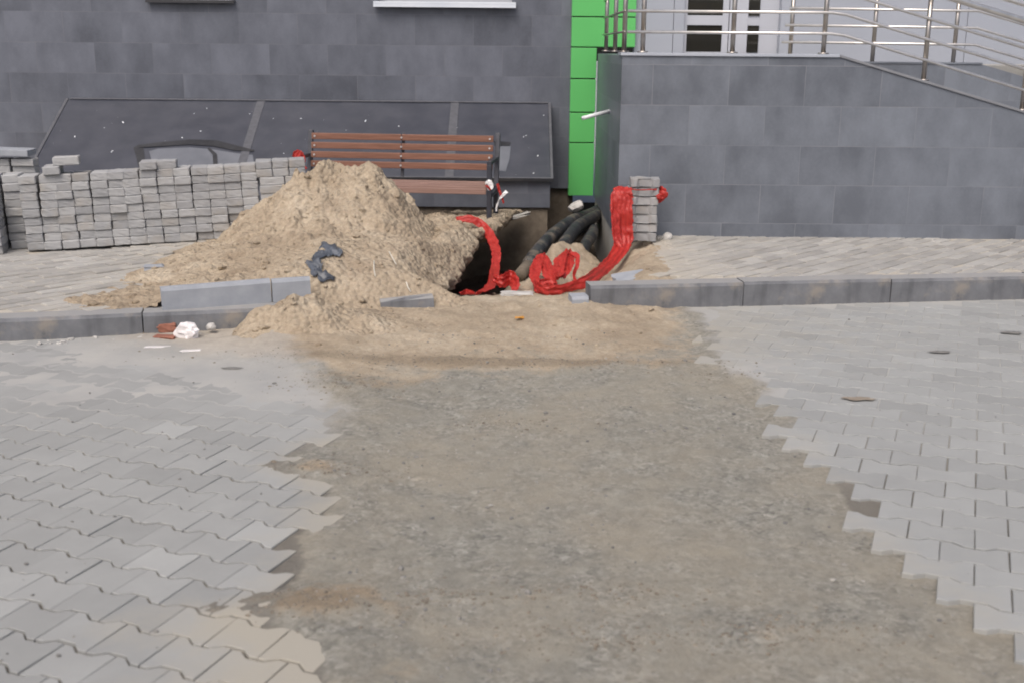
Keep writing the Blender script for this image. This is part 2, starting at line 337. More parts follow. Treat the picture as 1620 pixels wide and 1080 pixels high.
SANDP = [(-2.3, 6.05), (-1.3, 5.55), (-.5, 5.3), (.3, 5.55), (1.1, 5.75), (1.15, 6.9), (1.3, 8.0), (1.25, 9.0), (-.6, 9.0), (-2.8, 9)]
def blob(x, y, cx, cy, rx, ry, rot=0):
    c, s = math.cos(rot), math.sin(rot); a = ((x-cx)*c+(y-cy)*s)/rx; b_ = (-(x-cx)*s+(y-cy)*c)/ry; return np.exp(-(a*a+b_*b_))
def gpt(u, v): p = G(u, v, 0); return p.x, p.y
BL = []   # sand drifts on the gravel: centre from the photo, radii in metres
for (u, v, rx, ry, br, a) in ((800, 572, 1.25, .10, 1, .75), (560, 605, .35, .20, .8, .8), (520, 742, .30, .11, .5, .6), (640, 745, .30, .12, .3, .35), (800, 665, .22, .12, .6, .5), (560, 955, .42, .10, 1, .85), (440, 950, .22, .10, 1, .95), (700, 940, .30, .08, .9, .5), (820, 720, .30, .09, .4, .35),
                             (1080, 870, .35, .12, .4, .4), (960, 790, .5, .10, .2, .2), (1250, 990, .35, .10, .6, .45), (1000, 1000, .5, .1, .5, .35), (600, 1060, .3, .1, .4, .4), (1150, 590, .25, .06, 1, .6), (950, 930, .4, .08, .6, .35), (1390, 850, .2, .15, .2, -.3), (700, 850, .5, .14, 0, -.35), (900, 780, .8, .2, 0, -.3)):
    g = gpt(u, v); BL.append((*g, rx, ry, br, a))
def ground_fields(x, y):
    ky = kerb_y(x); rb = bx_at(RB, y); lb = bx_at(LB, y)
    f1 = fbm(x, y, 1.6, 4, 3); f2 = fbm(x, y, 9, 5, 11, .6); f3 = fbm(x, y, 42, 3, 5, .6)
    strip = sst(-.10, .03, x-lb)*(1-sst(-.03, .05, x-rb))
    bs = np.zeros_like(x); bb = np.zeros_like(x)
    for (cx, cy, rx, ry, br, a) in BL:
        e = blob(x, y, cx, cy, rx, ry); bs = bs+a*e; bb = np.maximum(bb, br*e)
    bs = bs*np.clip(.75+1.3*fbm(x, y, 5, 4, 61, .65), .0, 1.6)
    zs = -.015+(.011+.016*np.clip(fbm(x, y, 4, 3, 71)+.15, 0, 1))*(1-sst(0, .35, x-lb))+.006*f1+.004*f2+.0022*f3+.016*np.clip(bs, 0, 1)*(1+.5*f2)
    far = sst(3.6, 5.2, y)
    zp = -.011+.0108*far+far*.0016*f2*(x < 0)-.0025*far*(x > 0)
    pt = np.clip(fbm(x, y, 5, 4, 81, .6)+.22, 0, 1)*np.exp(-((x-lb)/.15)**2)*.020; zs = zs+pt; zp = zp+pt*np.where(y < 3.4, .45, .9); zp = zp+.020*np.clip(bs, 0, 1.2)*(1+.4*f2); z = zp*(1-strip)+zs*strip
    sp = poly_sd(x, y, SANDP); sandw = sst(-.25, .45, sp)
    # sand spread in front of the missing kerbs, rising to the old kerb line
    gapm = sst(-1.7, -1.2, x)*(1-sst(.35, .9, x)); d = y-ky
    rise = sst(-1.1, .0, d)
    z = z+gapm*rise*(.050+.018*f1+.014*f2+.006*f3)+sandw*sst(-1.6, -.6, d)*(1-sst(.1, .2, d))*(.012*(1+f2))
    # heap lapping against the foot of the right-hand kerb
    z = z+.035*blob(x, y, .80, 6.93, .28, .12)*(1+.4*f2)
    # raised ground behind the kerb line
    beh = sst(.05, .12, d)
    lefts = 1-sst(-1.45, -1.15, x); rights = sst(.50, .62, x)
    zl = .085+.0*x
    sy = sst(7.9, 8.7, y); sideR = sst(.40+.22*sy, 1.0, x+.25*f1-.10*sst(7.5, 8.8, y))
    zr = .02-.14*sst(8.0, 8.8, y)*(1-sideR)+.125*sideR+.020*f2+.008*f3
    inner = -.01+.02*f1+.022*f2+.008*f3 - .10*sst(7.3, 8.3, y) + .17*blob(x, y, .40, 8.75, .16, .30, -.3)+.05*blob(x, y, .58, 8.5, .13, .35)+.10*blob(x, y, .20, 8.1, .10, .30, -.35)
    zz = np.where(x < -1.3, zl, 0)
    tr = sst(.35+.30*sst(7.9, 8.7, y), .95, x)
    zin = (inner+.04*(1-sst(7.1, 7.5, y)))*(1-tr)+zr*tr
    zin = zin*sst(-1.45, -1.15, x)+zl*lefts
    edge = sst(1.0, 1.15, x-.10*sst(7.2, 8.4, y)); zin = zin*(1-edge)+.085*edge
    # between kerb line and the pit the lip keeps its height
    z2 = np.where(d > .1, zin, z)
    gm = sst(-1.25, -1.0, x)*(1-sst(.42, .5, x))
    zgap = z*(1-sst(.0, .45, d))+zin*sst(.0, .45, d)
    z = gm*zgap+(1-gm)*(z*(1-beh)+zin*beh)
    z = z-.30*sst(9.0, 9.5, y)*sst(.45, .65, x)*(1-sst(1.0, 1.2, x))
    for (u_, v_2, yy_, zt, rx_, ry_, ro_) in LUMPS:
        q_ = W(u_, v_2, yy_); z = z+(zt)*blob(x, y, q_.x, q_.y, rx_, ry_, ro_)*(1+.6*f2+.5*f1)
    ps = poly_sd(x, y, PIT)+.05*f1+.03*f2
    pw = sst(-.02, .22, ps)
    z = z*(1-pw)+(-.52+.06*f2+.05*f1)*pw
    shelf = -.05+.05*f2+.03*f1-.8*np.maximum(0, np.hypot((x+.24)/1.8, y-7.58)-.10); z = np.where((ps > 0) & (y < 8.2), np.maximum(z, shelf), z)
    # far/back
    z = np.where((x < -1.0) & (y > 9), .085, z)
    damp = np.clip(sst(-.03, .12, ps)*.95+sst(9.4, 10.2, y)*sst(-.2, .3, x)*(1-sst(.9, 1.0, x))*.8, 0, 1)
    sand = np.clip(sandw*.95*np.where(d < 0, 1-.35*(1-sst(-1.1, -.3, d)), 1)+bs*.55, -.5, 1.1)
    sand = np.where(d > .05, 1., sand)
    sand = sand+.22*sst(.0, .25, .25-np.abs(x-lb-.08))*strip
    return z, sand, np.clip(bb, 0, 1), damp, strip, far, d
ys = np.concatenate([np.arange(.6, 2.2, .06), np.arange(2.2, 4.6, .014), np.arange(4.6, 9.2, .022), np.arange(9.2, 12.4, .05)])
xs = np.concatenate([np.arange(-7, -3.2, .12), np.arange(-3.2, -1.5, .035), np.arange(-1.5, 1.9, .016), np.arange(1.9, 4.2, .05), np.arange(4.2, 7.1, .15)])
X, Y = np.meshgrid(xs, ys)
Z, S_, B_, D_, st_, far_, dk = ground_fields(X, Y)
pav = (1-st_)*(dk < 0)*(1-np.clip(S_*1.2, 0, 1))
lbm_ = bx_at(LB, Y); rbm_ = bx_at(RB, Y); nz_ = .22*fbm(X, Y, 3, 5, 95, .65)+.05
fill = (1-sst(-.16, .02, X-lbm_+nz_)*(1-sst(-.02, .14, X-rbm_-nz_)))*(dk < 0)*far_*(1-.55*np.clip(S_, 0, 1)); joint = pav*(1-far_)*.9*np.where(st_ > .25, 0, 1)
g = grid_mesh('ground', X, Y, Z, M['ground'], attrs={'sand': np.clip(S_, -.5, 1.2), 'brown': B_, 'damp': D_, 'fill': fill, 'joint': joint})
setp(g, kind='structure')
# the wider ground around the yard, a frame of four sheets just outside the detailed one
bm = bmesh.new()
for (x0, x1, y0, y1) in ((-150, 150, -150, .62), (-150, -6.98, .62, 150), (6.98, 150, .62, 150), (-6.98, 6.98, 12.3, 150)):
    bm.faces.new([bm.verts.new(p) for p in ((x0, y0, -.02), (x1, y0, -.02), (x1, y1, -.02), (x0, y1, -.02))])
setp(bmobj('outer_ground', bm, concrete_mat('yard_paving', (.27, .275, .28), (.33, .335, .34), 2)), kind='structure')

# ------------------------------------------------------------------ road paving: dog-bone pavers
def paving(name, anchor, L, Pt, delta, keep, mat, dust_f, nr=70, nc=60, seed=1):
    rnd = random.Random(seed); au, av = to_uv(*anchor); V = []; F = []; tint = []; dust = []
    t = .034; g_ = .0026; w1 = Pt/2+delta-.0046; w2 = Pt/2-delta-.0046; h = L/2-.0019
    top = [(-h, w1), (-L/4-t/2, w1), (-L/4+t/2, w2), (L/4-t/2, w2), (L/4+t/2, w1), (h, w1)]
    out = top+[(a, -b_) for a, b_ in reversed(top)]
    for r in range(-nr, nr):
        for c in range(-nc, nc):
            cu = au+c*L+(L/2 if r % 2 else 0); cv = av+r*Pt
            x, y = to_xy(cu, cv)
            if not keep(x, y, cu, cv, r): continue
            fr = 1 if y < 4.4 else .35; dz = rnd.gauss(0, .0010)*fr; tx, ty = rnd.gauss(0, .005)*fr, rnd.gauss(0, .005)*fr; ro = rnd.gauss(0, .006); ju, jv = rnd.gauss(0, .0008), rnd.gauss(0, .0008)
            tn = min(1, max(0, rnd.gauss(.5, .2))); n0 = len(V)
            for ring, (ins, z) in enumerate(((0, -.055), (0, -.0020), (.002, 0))):
                for a, b_ in out:
                    k = 1-ins/h; kb = 1-ins/abs(b_)
                    a2, b2 = a*k, b_*kb; a3, b3 = a2-b2*ro, b2+a2*ro
                    px, py = to_xy(cu+a3+ju, cv+b3+jv); V.append((px, py, z+dz+(a2*tx+b2*ty if ring else 0))); tint.append(tn); dust.append(dust_f(px, py))
            m = len(out)
            for k in range(2):
                for i in range(m): F.append((n0+k*m+i, n0+k*m+(i+1) % m, n0+(k+1)*m+(i+1) % m, n0+(k+1)*m+i))
            F.append(tuple(n0+2*m+i for i in range(m)))
    me = bpy.data.meshes.new(name); me.from_pydata(V, [], F); me.update()
    for k, a in (('tint', tint), ('dust', dust)):
        at = me.attributes.new(k, 'FLOAT', 'POINT'); at.data.foreach_set('value', np.array(a, np.float32))
    bm_ = bmesh.new(); bm_.from_mesh(me); bmesh.ops.recalc_face_normals(bm_, faces=bm_.faces); bm_.to_mesh(me); bm_.free()
    return setp(link(name, me, mat), kind='structure')
def keepL(x, y, u, v, r):
    if x < -6.9 or y < 1.0 or y > float(kerb_y(x))-.05: return False
    return x < float(bx_at(LB, y))-.045
def dustL(x, y):
    e = float(bx_at(LB, y))-x
    d = .9*math.exp(-max(e, 0)/.20)
    if y < 3.15: d += .95*math.exp(-max(e, 0)/.5)*min(1, (3.15-y)/.15)
    if y > 5.0: d += .5*min(1, (y-5.0)/1.2)*math.exp(-max(e, 0)/1.1)+.12
    return min(d, 1)
jl = ((-1.17-1.225)/2, (3.453+3.314)/2); ju_, jv_ = to_uv(*jl); ancL = to_xy(ju_+.089, jv_)
paving('road_paving', ancL, .178, .1525, .0125, keepL, M['paver_l'], dustL, seed=3)
jr = ((1.41+1.347)/2, (3.738+3.58)/2); ju_, jv_ = to_uv(*jr); ancR = to_xy(ju_+.1075, jv_)
T0u, T0v = to_uv(1.201, 3.788)
offs = {-6: 6, -5: 5, -4: 4, -3: 3, -2: 2, -1: 1, 0: 0, 1: 1, 2: 0, 3: -1, 4: -2, 5: -3, 6: -4, 7: -3, 8: -4, 9: -5}
def keepR(x, y, u, v, r):
    if x > 6.9 or y < 1.0 or y > float(kerb_y(x))-.05: return False
    k = round((v-(T0v-.073))/.146); lim = None
    if k in offs: return u-.1075 > T0u+offs[k]*.1075-.07
    return x > float(bx_at(RB, y))+.05
def dustR(x, y):
    e = x-float(bx_at(RB, y)); d = .13+.32*math.exp(-max(e, 0)/.15)
    if y > 5.4: d += .45*min(1, (y-5.4)/1.0)*math.exp(-max(e, 0)/.8)+.10
    return min(1, d)
paving('road_paving', ancR, .215, .146, .0125, keepR, M['paver_r'], dustR, seed=5)

# ------------------------------------------------------------------ walkway bricks behind the kerbs, rows at 45 degrees
def walkway(name, keep, seed, dust_f):
    rnd = random.Random(seed); V = []; F = []; tint = []; dust = []; a = R(46); c, s = math.cos(a), math.sin(a); L, Wd = .20, .10
    for r in range(-120, 120):
        for q in range(-70, 70):
            cu = q*L+(L/2 if r % 2 else 0); cv = r*Wd; x = cu*c-cv*s; y = cu*s+cv*c+8
            if abs(x) > 7 or not keep(x, y): continue
            n0 = len(V); lf_ = lift(x, y); hh = L/2-.003; ww = Wd/2-.006-.003*rnd.random(); dz = rnd.gauss(0, .0022); tl = rnd.gauss(0, .012)
            tn = min(1, max(0, rnd.gauss(.5, .26)+(.18 if r % 3 == 0 else -.09)))
            for ins, z in ((0, .095), (0, .145), (.004, .15)):
                for i, j in ((-1, -1), (1, -1), (1, 1), (-1, 1)):
                    p, o = i*(hh-ins), j*(ww-ins); px, py = cu+p, cv+o
                    V.append((px*c-py*s, px*s+py*c+8, z+dz+o*tl+lf_)); tint.append(tn); dust.append(dust_f(V[-1][0], V[-1][1]))
            for k in range(2):
                for i in range(4): F.append((n0+4*k+i, n0+4*k+(i+1) % 4, n0+4*k+4+(i+1) % 4, n0+4*k+4+i))
            F.append((n0+8, n0+9, n0+10, n0+11))
    me = bpy.data.meshes.new(name); me.from_pydata(V, [], F); me.update()
    for k, at_ in (('tint', tint), ('dust', dust)):
        at = me.attributes.new(k, 'FLOAT', 'POINT'); at.data.foreach_set('value', np.array(at_, np.float32))
    return setp(link(name, me, M['walk']), kind='structure')
def lift(x, y):   # the left walkway climbs a little towards the bench
    return float(.05*sst(-3.3, -2.2, np.float64(x))*sst(7.4, 8.4, np.float64(y))+ldrop(np.float64(x), np.float64(y))) if x < 0 else 0.
def ldrop(x, y): return -.025*(1-sst(.2, 1.3, y-kerb_y(x)))*(1-sst(-1.7, -1.3, x))
kL = lambda x, y: x < -1.5 and y > float(kerb_y(x))+.20 and y < 10.6
kR = lambda x, y: y > float(kerb_y(x))+.20 and y < 9.05 and x > 1.02+.10*min(1, max(0, (y-7.2)/1.2))+.05*math.sin(y*9)
walkway('walkway_paving', kL, 11, lambda x, y: min(1, .25+.6*math.exp(-max(0, -1.9-x)/.7)))
walkway('walkway_paving', kR, 12, lambda x, y: min(1, .30+.5*math.exp(-max(0, x-1.1)/.35)))
# bedding sand between the walkway bricks
for (x0, x1, side) in ((-7, -1.5, 'l'), (1.08, 7, 'r')):
    gx = np.linspace(x0, x1, 90); tt = np.linspace(0, 1, 70); XX, TT = np.meshgrid(gx, tt)
    y0 = kerb_y(XX)+.145; y1 = 10.66 if side == 'l' else 9.05; YY = y0+(y1-y0)*TT
    ZZ = .1435+.0035*fbm(XX, YY, 7, 3, 4)+(.05*sst(-3.3, -2.2, XX)*sst(7.4, 8.4, YY)+ldrop(XX, YY) if side == 'l' else 0)
    setp(grid_mesh('bedding_sand', XX, YY, ZZ, M['bed'] if 'bed' in M else M.setdefault('bed', simple('bedding_sand', (.33, .30, .25), (.44, .41, .355), .95, 20, .5, 90))), kind='structure')

# ------------------------------------------------------------------ kerbs
def kerb(p0, ang, length, h=.15, d=.15, mat='kerb', name='kerb_stone', label='', group='kerb stones', loc_z=0., rx=0, ry=0, cham=.012, deep=.10, cat='kerb'):
    bm = bmesh.new(); ns = 2; rnd = random.Random(hash((round(p0[0], 3), round(p0[1], 3))) & 0xfff)
    prof = [(0, -deep), (0, h-cham*1.6), (cham, h), (d, h), (d, -deep)]; rings = []
    for i in range(ns+1):
        x = length*i/ns; rings.append([bm.verts.new((x+(rnd.gauss(0, .001)), a, b_+(rnd.gauss(0, .0007) if b_ > 0 else 0))) for a, b_ in prof])
    for i in range(ns):
        for k in range(len(prof)): bm.faces.new((rings[i][k], rings[i][(k+1) % 5], rings[i+1][(k+1) % 5], rings[i+1][k]))
    bm.faces.new(rings[0]); bm.faces.new(rings[-1])
    es = [e for e in bm.edges if len(e.link_faces) == 2 and e.calc_face_angle(0) > .9 and (len(e.link_faces[0].verts) == 5 or len(e.link_faces[1].verts) == 5)]
    bmesh.ops.bevel(bm, geom=es, offset=.004, segments=1, affect='EDGES')
    o = bmobj(name, bm, M[mat]); o.location = (p0[0], p0[1], loc_z); o.rotation_euler = (rx, ry, ang); return setp(o, label, cat, group)
aR = math.atan(.149); dR = Vector((math.cos(aR), math.sin(aR))); pR = Vector((.492, 7.008))
RL = ['kerb stone nearest the trench on the right, its end exposed in the sand', 'second kerb stone to the right of the trench, dark stains on its face', 'third kerb stone to the right of the trench, below the railing slope', 'fourth kerb stone right of the trench, cut by the photo edge', 'fifth kerb stone right of the trench, beyond the photo edge']
for i in range(4):
    p = pR+dR*(1.006*i); kerb(p, aR, 1.0, h=.152+(.004 if i % 2 else 0), label=RL[i])
aL = math.atan(.2287); dL = Vector((math.cos(aL), math.sin(aL))); pj = Vector((-2.095, 6.264))
kerb(pj+dL*.004, aL, .76, h=.126, label='left kerb stone running under the spilled sand, red brick bits beside it')
kerb(pj-dL*1.003, aL, 1.0, h=.126, label='leftmost kerb stone, dark smooth face, before the brick stacks')
# broken pieces
p = G(905, 491, .02); kerb((p.x, p.y+.02), aR, .105, h=.10, d=.12, mat='kerb_new', label='short broken kerb stub against the end of the right kerb', group='broken kerb pieces', deep=.03)
p = G(603, 494, .03); q = G(687, 491, .03)
kerb((p.x, p.y), math.atan2(q.y-p.y, q.x-p.x), (q-p).length, h=.088, d=.10, mat='kerb', label='small broken kerb piece with pale top lying in front of the trench', group='broken kerb pieces', loc_z=.02, rx=R(-6), ry=R(-3.0), deep=.05)
p = G(257, 490, .130); q = G(487, 471, .142); dq = (q-p).normalized(); aq = math.atan2(dq.y, dq.x)
kerb((p.x, p.y), aq, .62, h=.125, d=.05, mat='kerb_new', name='loose_kerb', label='long loose pale kerb stone half sunk in sand below the heap', group='broken kerb pieces', loc_z=.130, rx=R(2), ry=R(-.8), deep=.01)
q = p+dq*.627
kerb((q.x+.005, q.y-.015), aq-R(3), .225, h=.125, d=.05, mat='kerb_new', name='loose_kerb', label='short loose pale kerb stone butted to the right of the long one', group='broken kerb pieces', loc_z=.140, rx=R(-2), ry=R(-1), deep=.01)

# ------------------------------------------------------------------ sand heap with undermined edge
CX = [(5.0, .15), (6.6, .15), (6.85, .05), (6.98, -.30), (7.06, -.50), (7.35, -.44), (7.75, -.34), (8.1, -.28), (8.7, -.275), (8.85, -.25), (8.95, -.18), (9.2, -.12), (9.5, -.07), (9.9, -.01), (10.3, .05), (10.66, .1)]
def pile_h(x, y):
    dx, dy = x+1.27, y-8.40
    k = np.where(dx < 0, .90, 1.0); ky_ = np.where(dy < 0, .55, 1.0)
    ddx = np.where(dx > .20, dx-.20, np.where(dx < -.24, dx+.24, 0)); rr = np.hypot(ddx*k, dy*ky_)
    f0 = fbm(x, y, 1.7, 3, 21); f1 = fbm(x, y, 5, 3, 22, .6); f2 = fbm(x, y, 12, 2, 23, .55); f3 = fbm(x, y, 27, 1, 29)
    cone = .628-np.sqrt(rr*rr+.004)-.0+.04*f0
    sh = .22-.35*np.maximum(0, np.hypot((x+1.15)*.55, (y-7.55)*.8)-.15)      # lower shoulder towards the camera
    sh2 = .10-.5*np.maximum(0, np.hypot((x+.62)*.9, (y-8.2)*.5)-.15)
    lump = .17-1.2*np.hypot(x+.47, (y-8.95)*.9); a_r = .16-.9*np.hypot(np.maximum(0, np.abs(x+.45)-.06), np.maximum(0, np.abs(y-8.25)-.3))
    a = np.maximum(np.maximum(cone, sh), np.maximum(np.maximum(sh2, a_r), lump))
    # thin apron
    AP = [(-2.85, 6.28), (-2.5, 7.0), (-2.35, 7.7), (-2.45, 8.6), (-2.1, 9.6), (.6, 10.8), (.6, 6.9), (.1, 6.2), (-.35, 6.0), (-.9, 5.85), (-1.45, 5.72), (-1.78, 5.9), (-1.75, 6.26)]
    sd = poly_sd(x, y, AP)+.10*f0+.06*f1
    ap = -.02+.075*sst(0, .7, sd)+.03*np.clip(sd, -1, .3)
    a = np.maximum(a, ap)
    a = a+sst(-.02, .05, sd)*(.026*f1+.022*np.abs(f2)+.006*f3)+.065*np.clip(cone*2, 0, 1)*f1+.022*np.clip(a*3, 0, 1)*f2+np.clip(a*4, 0, 1)*.030*fbm(np.arctan2(dx, -dy)*2.2+5, np.hypot(dx, dy)*1.1, 1.6, 3, 91)
    a = a+np.clip(cone*5, 0, 1)*(.022*f2+.006*f3)
    ky = kerb_y(x); d = y-ky
    over = sst(-1.80, -1.50, x)
    sh_ = .10*sst(-1.2, -.9, x)
    base = .15*(1-over)+over*(.035*sst(-.5, -.05, d)+.115*sst(.10, .36, d-.0*sh_))
    base = np.where(d > .40, .15, base)+np.where(x < 0, .05*sst(-3.3, -2.2, x)*sst(7.4, 8.4, y)*(1-sst(-2.0, -1.6, x)), 0)
    yl = 6.257+(x+1.981)*.481; infr = (1-sst(-.02, .10, y-yl))*sst(-2.15, -2.0, x)*(1-sst(-1.2, -1.1, x))
    a = a*(1-.75*infr)+.07*sst(.05, .15, y-yl)*(1-sst(.25, .7, y-yl))*sst(-2.2, -1.95, x)*(1-sst(-1.2, -1.0, x))
    base = base+ldrop(x, y)
    z = base+a*(1-.88*over*(1-sst(.10, .50, d)))-.02*over*(1-sst(-.45, -.25, d))
    # bank of dirt covering the kerb end
    z = z+over*(.155*blob(x, y, -1.20, 6.34, .37, .21)*(1+.5*f1+.4*f2))*(1-.6*sst(.15, .3, d))
    z = z-.16*(1-sst(-1.72, -1.50, x))*(1-sst(.06, .14, d))
    cxi = np.interp(y, [c[0] for c in CX], [c[1] for c in CX]); ze = np.interp(y, [6.8, 6.95, 7.06, 7.35, 7.75, 8.05, 8.3, 8.7, 8.95, 10.7], [.05, .02, .02, .055, .11, .17, .23, .22, .19, .22])
    z = np.where(y > 6.95, np.minimum(z, ze+.95*np.maximum(0, cxi-x)+.02*f1+.02*f2), z)
    # dip at the right so it tapers to the gravel gap
    z = z-.10*sst(-.42, .0, x)*(1-sst(6.8, 7.1, y))
    return z, sd
ysp = np.arange(5.5, 10.66, .0125); cx_ = np.interp(ysp, [c[0] for c in CX], [c[1] for c in CX])
cx_ = cx_+sst(6.95, 7.1, ysp)*(.035*fbm(ysp, ysp*0, 7, 3, 31)+.03*fbm(ysp, ysp*0+3, 20, 2, 33))
N = 270; sx = np.linspace(0, 1, N)**.92
XP = -3.1+(cx_[:, None]+3.1)*sx[None, :]; YP = np.repeat(ysp[:, None], N, 1)
ZP, SD = pile_h(XP, YP)
keep = np.where(XP < -1.66, (SD > -.06) & (YP > kerb_y(XP)+.14), SD > -.12)
cl = sst(6.98, 7.12, ysp)
ex, ey, ez = [XP], [YP], [ZP]; kk = [keep]; dm = [np.zeros_like(XP)]
zl_ = ZP[:, -1]
dp_ = 1-sst(7.9, 8.25, ysp)
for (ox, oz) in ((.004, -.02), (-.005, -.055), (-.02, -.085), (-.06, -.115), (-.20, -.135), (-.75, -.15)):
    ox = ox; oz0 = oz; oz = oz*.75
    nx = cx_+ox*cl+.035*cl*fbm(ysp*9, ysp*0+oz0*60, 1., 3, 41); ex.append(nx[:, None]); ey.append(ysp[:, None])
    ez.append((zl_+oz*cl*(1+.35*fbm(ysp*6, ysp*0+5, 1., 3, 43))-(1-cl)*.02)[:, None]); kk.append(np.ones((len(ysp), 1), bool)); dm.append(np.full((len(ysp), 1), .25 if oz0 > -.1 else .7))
sp_ = grid_mesh('sand_heap', np.hstack(ex), np.hstack(ey), np.hstack(ez), M['sand'], keep=np.hstack(kk), attrs={'damp': np.hstack(dm)})
setp(sp_, 'big heap of dug-up yellow sand spilling in front of the bench', 'sand heap')

# ------------------------------------------------------------------ buildings
# left building wall
lw = empty('building', (0, 11.8, 0), label='dark grey tiled building with window sills behind the bench', cat='building')
def wallbox(name, x0, x1, y0, y1, z0, z1, mat, parent=None, bev=0.):
    bm = bmesh.new(); ox = parent.location.x if parent else 0; oy = parent.location.y if parent else 0
    oz = parent.location.z if parent else 0
    box(bm, x0-ox, x1-ox, y0-oy, y1-oy, z0-oz, z1-oz, bev); return bmobj(name, bm, mat, parent)
# wall with window openings (x ranges), sills at z 2.0
wins = [(-6.2, -5.2), (-3.62, -2.82), (-1.36, -.03)]
bm = bmesh.new(); X0, X1 = -9, .60; ZB, ZS, ZT = .19, 2.03, 3.5
box(bm, X0, X1, 0, .3, ZB, ZS); xc = X0
for a, b_ in wins: box(bm, xc, a, 0, .3, ZS, ZT); xc = b_
box(bm, xc, X1, 0, .3, ZS, ZT); box(bm, X0, X1, 0, .3, ZT, 9)
bmobj('wall', bm, M['tile_left'], lw)
wallbox('foundation', -9, .62, 11.86, 12.2, -.9, .188, M['conc_dark'], lw)
for i, (a, b_) in enumerate(wins):
    bm = bmesh.new(); box(bm, a, a+.06, .12, .18, ZS, ZT); box(bm, b_-.06, b_, .12, .18, ZS, ZT); box(bm, a+.06, b_-.06, .12, .18, ZS, ZS+.06); box(bm, a+.06, b_-.06, .12, .18, ZT-.06, ZT); box(bm, (a+b_)/2-.03, (a+b_)/2+.03, .12, .18, ZS+.06, ZT-.06)
    wn = bmobj('window', bm, M['white_frame'], lw)
    bm = bmesh.new(); box(bm, a+.06, b_-.06, .145, .15, ZS+.06, ZT-.06); bmobj('pane', bm, M['glass'], wn)
    bm = bmesh.new()
    if i == 2: box(bm, a-.04, b_+.04, -.09, .12, 2.005, 2.028, .003); box(bm, a-.04, b_+.04, -.09, -.078, 1.975, 2.005)
    else: box(bm, a-.04, b_+.04, -.07, .12, 2.015, 2.028, .003); box(bm, a-.04, b_+.04, -.07, -.06, 1.998, 2.015)
    bmobj('sill', bm, M['sill'] if i == 2 else M['dark_sill'], wn)
# green pillar
gp = empty('green_pillar', (.565, 11.72, .12), label='bright green clad pillar of stacked panels between the two walls', cat='pillar')
zz = [.12, .663, .967, 1.298, 1.605, 1.897, 2.2, 2.5, 3.1, 3.7, 4.3]
for i in range(len(zz)-1):
    bm = bmesh.new(); w_ = .255 if zz[i] < 1.5 else .635
    box(bm, 0, .255 if zz[i+1] < 1.62 else .635, 0, .16, zz[i]-.12+.006, zz[i+1]-.12-.006, .004); bmobj('panel', bm, M['green'], gp)
bm = bmesh.new(); box(bm, .008, .247, .012, .075, .01, 1.48); box(bm, .008, .627, .012, .075, 1.48, 4.17); bmobj('backing', bm, M['green_dark'], gp)
# right building: platform block with ramp slope
pl = empty('entrance_platform', (.83, 9.03, .15), label='raised entrance platform clad in grey tile with a ramp edge sloping down right', cat='platform')
XL, ZP1 = .83, 1.545; xs0, xe = 2.50, 6.6; sl_ = (1.545-1.135)/(3.97-2.50)
def slope_z(x): return ZP1 if x < xs0 else ZP1-(x-xs0)*sl_
bm = bmesh.new()   # front wall, 0.25 thick, sloped top
pts = [(XL, .11), (xe, .11), (xe, slope_z(xe)), (xs0, ZP1), (XL, ZP1)]
f_ = [bm.verts.new((x-XL, 0, z-.15)) for x, z in pts]; k_ = [bm.verts.new((x-XL, .24, z-.15)) for x, z in pts]
bm.faces.new(f_); bm.faces.new(k_[::-1])
for i in range(5): bm.faces.new((f_[i], f_[(i+1) % 5], k_[(i+1) % 5], k_[i]))
bmobj('front_wall', bm, M['tile_right'], pl)
b = wallbox('side_wall', XL+.002, XL+.24, 9.27, 11.72, .11, ZP1, M['tile_right'], pl)
wallbox('foundation', XL+.012, xe-.1, 9.045, 9.24, -.9, .108, M['conc'], pl)
wallbox('foundation', XL+.012, XL+.24, 9.24, 11.7, -.9, .108, M['conc'], pl)
wallbox('deck', XL+.24, 2.5, 9.27, 11.78, 1.3, 1.535, M['conc'], pl)
# ramp surface between front wall and back parapet
bm = bmesh.new(); v_ = [(2.5-XL, .24, 1.385), (xe-XL, .24, slope_z(xe)-.16), (xe-XL, 1.37, slope_z(xe)-.16), (2.5-XL, 1.37, 1.385)]
bm.faces.new([bm.verts.new(p) for p in v_]); bmobj('ramp_surface', bm, M['conc'], pl)
wallbox('rear_parapet', 2.5, 4.15, 10.4, 10.6, .1, 1.487, M['tile_right'], pl)
bm = bmesh.new(); pts = [(4.15, .1), (xe, .1), (xe, 1.487-(xe-4.15)*.27), (4.15, 1.487)]
f_ = [bm.verts.new((x-XL, 1.37, z-.15)) for x, z in pts]; k_ = [bm.verts.new((x-XL, 1.57, z-.15)) for x, z in pts]
bm.faces.new(f_); bm.faces.new(k_[::-1])
for i in range(4): bm.faces.new((f_[i], f_[(i+1) % 4], k_[(i+1) % 4], k_[i]))
bmobj('rear_parapet', bm, M['tile_right'], pl)
wallbox('deck', 2.5, 6.6, 10.6, 11.78, 1.2, 1.475, M['conc'], pl)
bm = bmesh.new(); box(bm, -.012, xs0-XL, -.015, .26, ZP1-.15, ZP1-.15+.022, .003); M['coping3'] = simple('platform_coping', (.33, .36, .41), (.40, .43, .48), .5, 3)
L_ = math.hypot(xe-xs0, (xe-xs0)*sl_); M4 = Matrix.Translation((xs0-XL, 0, ZP1-.15)) @ Matrix.Rotation(math.atan(sl_), 4, 'Y'); bmobj('coping', bm, M['coping3'], pl); bm = bmesh.new(); box(bm, 0, L_, -.012, .255, .001, .020, .003, M4); bmobj('coping', bm, M['seam'] if 0 else M['coping2'], pl)
bm = bmesh.new(); box(bm, 2.49-XL, 4.15-XL, 1.36, 1.58, 1.338, 1.352); bmobj('coping', bm, M['tile_right'], pl)
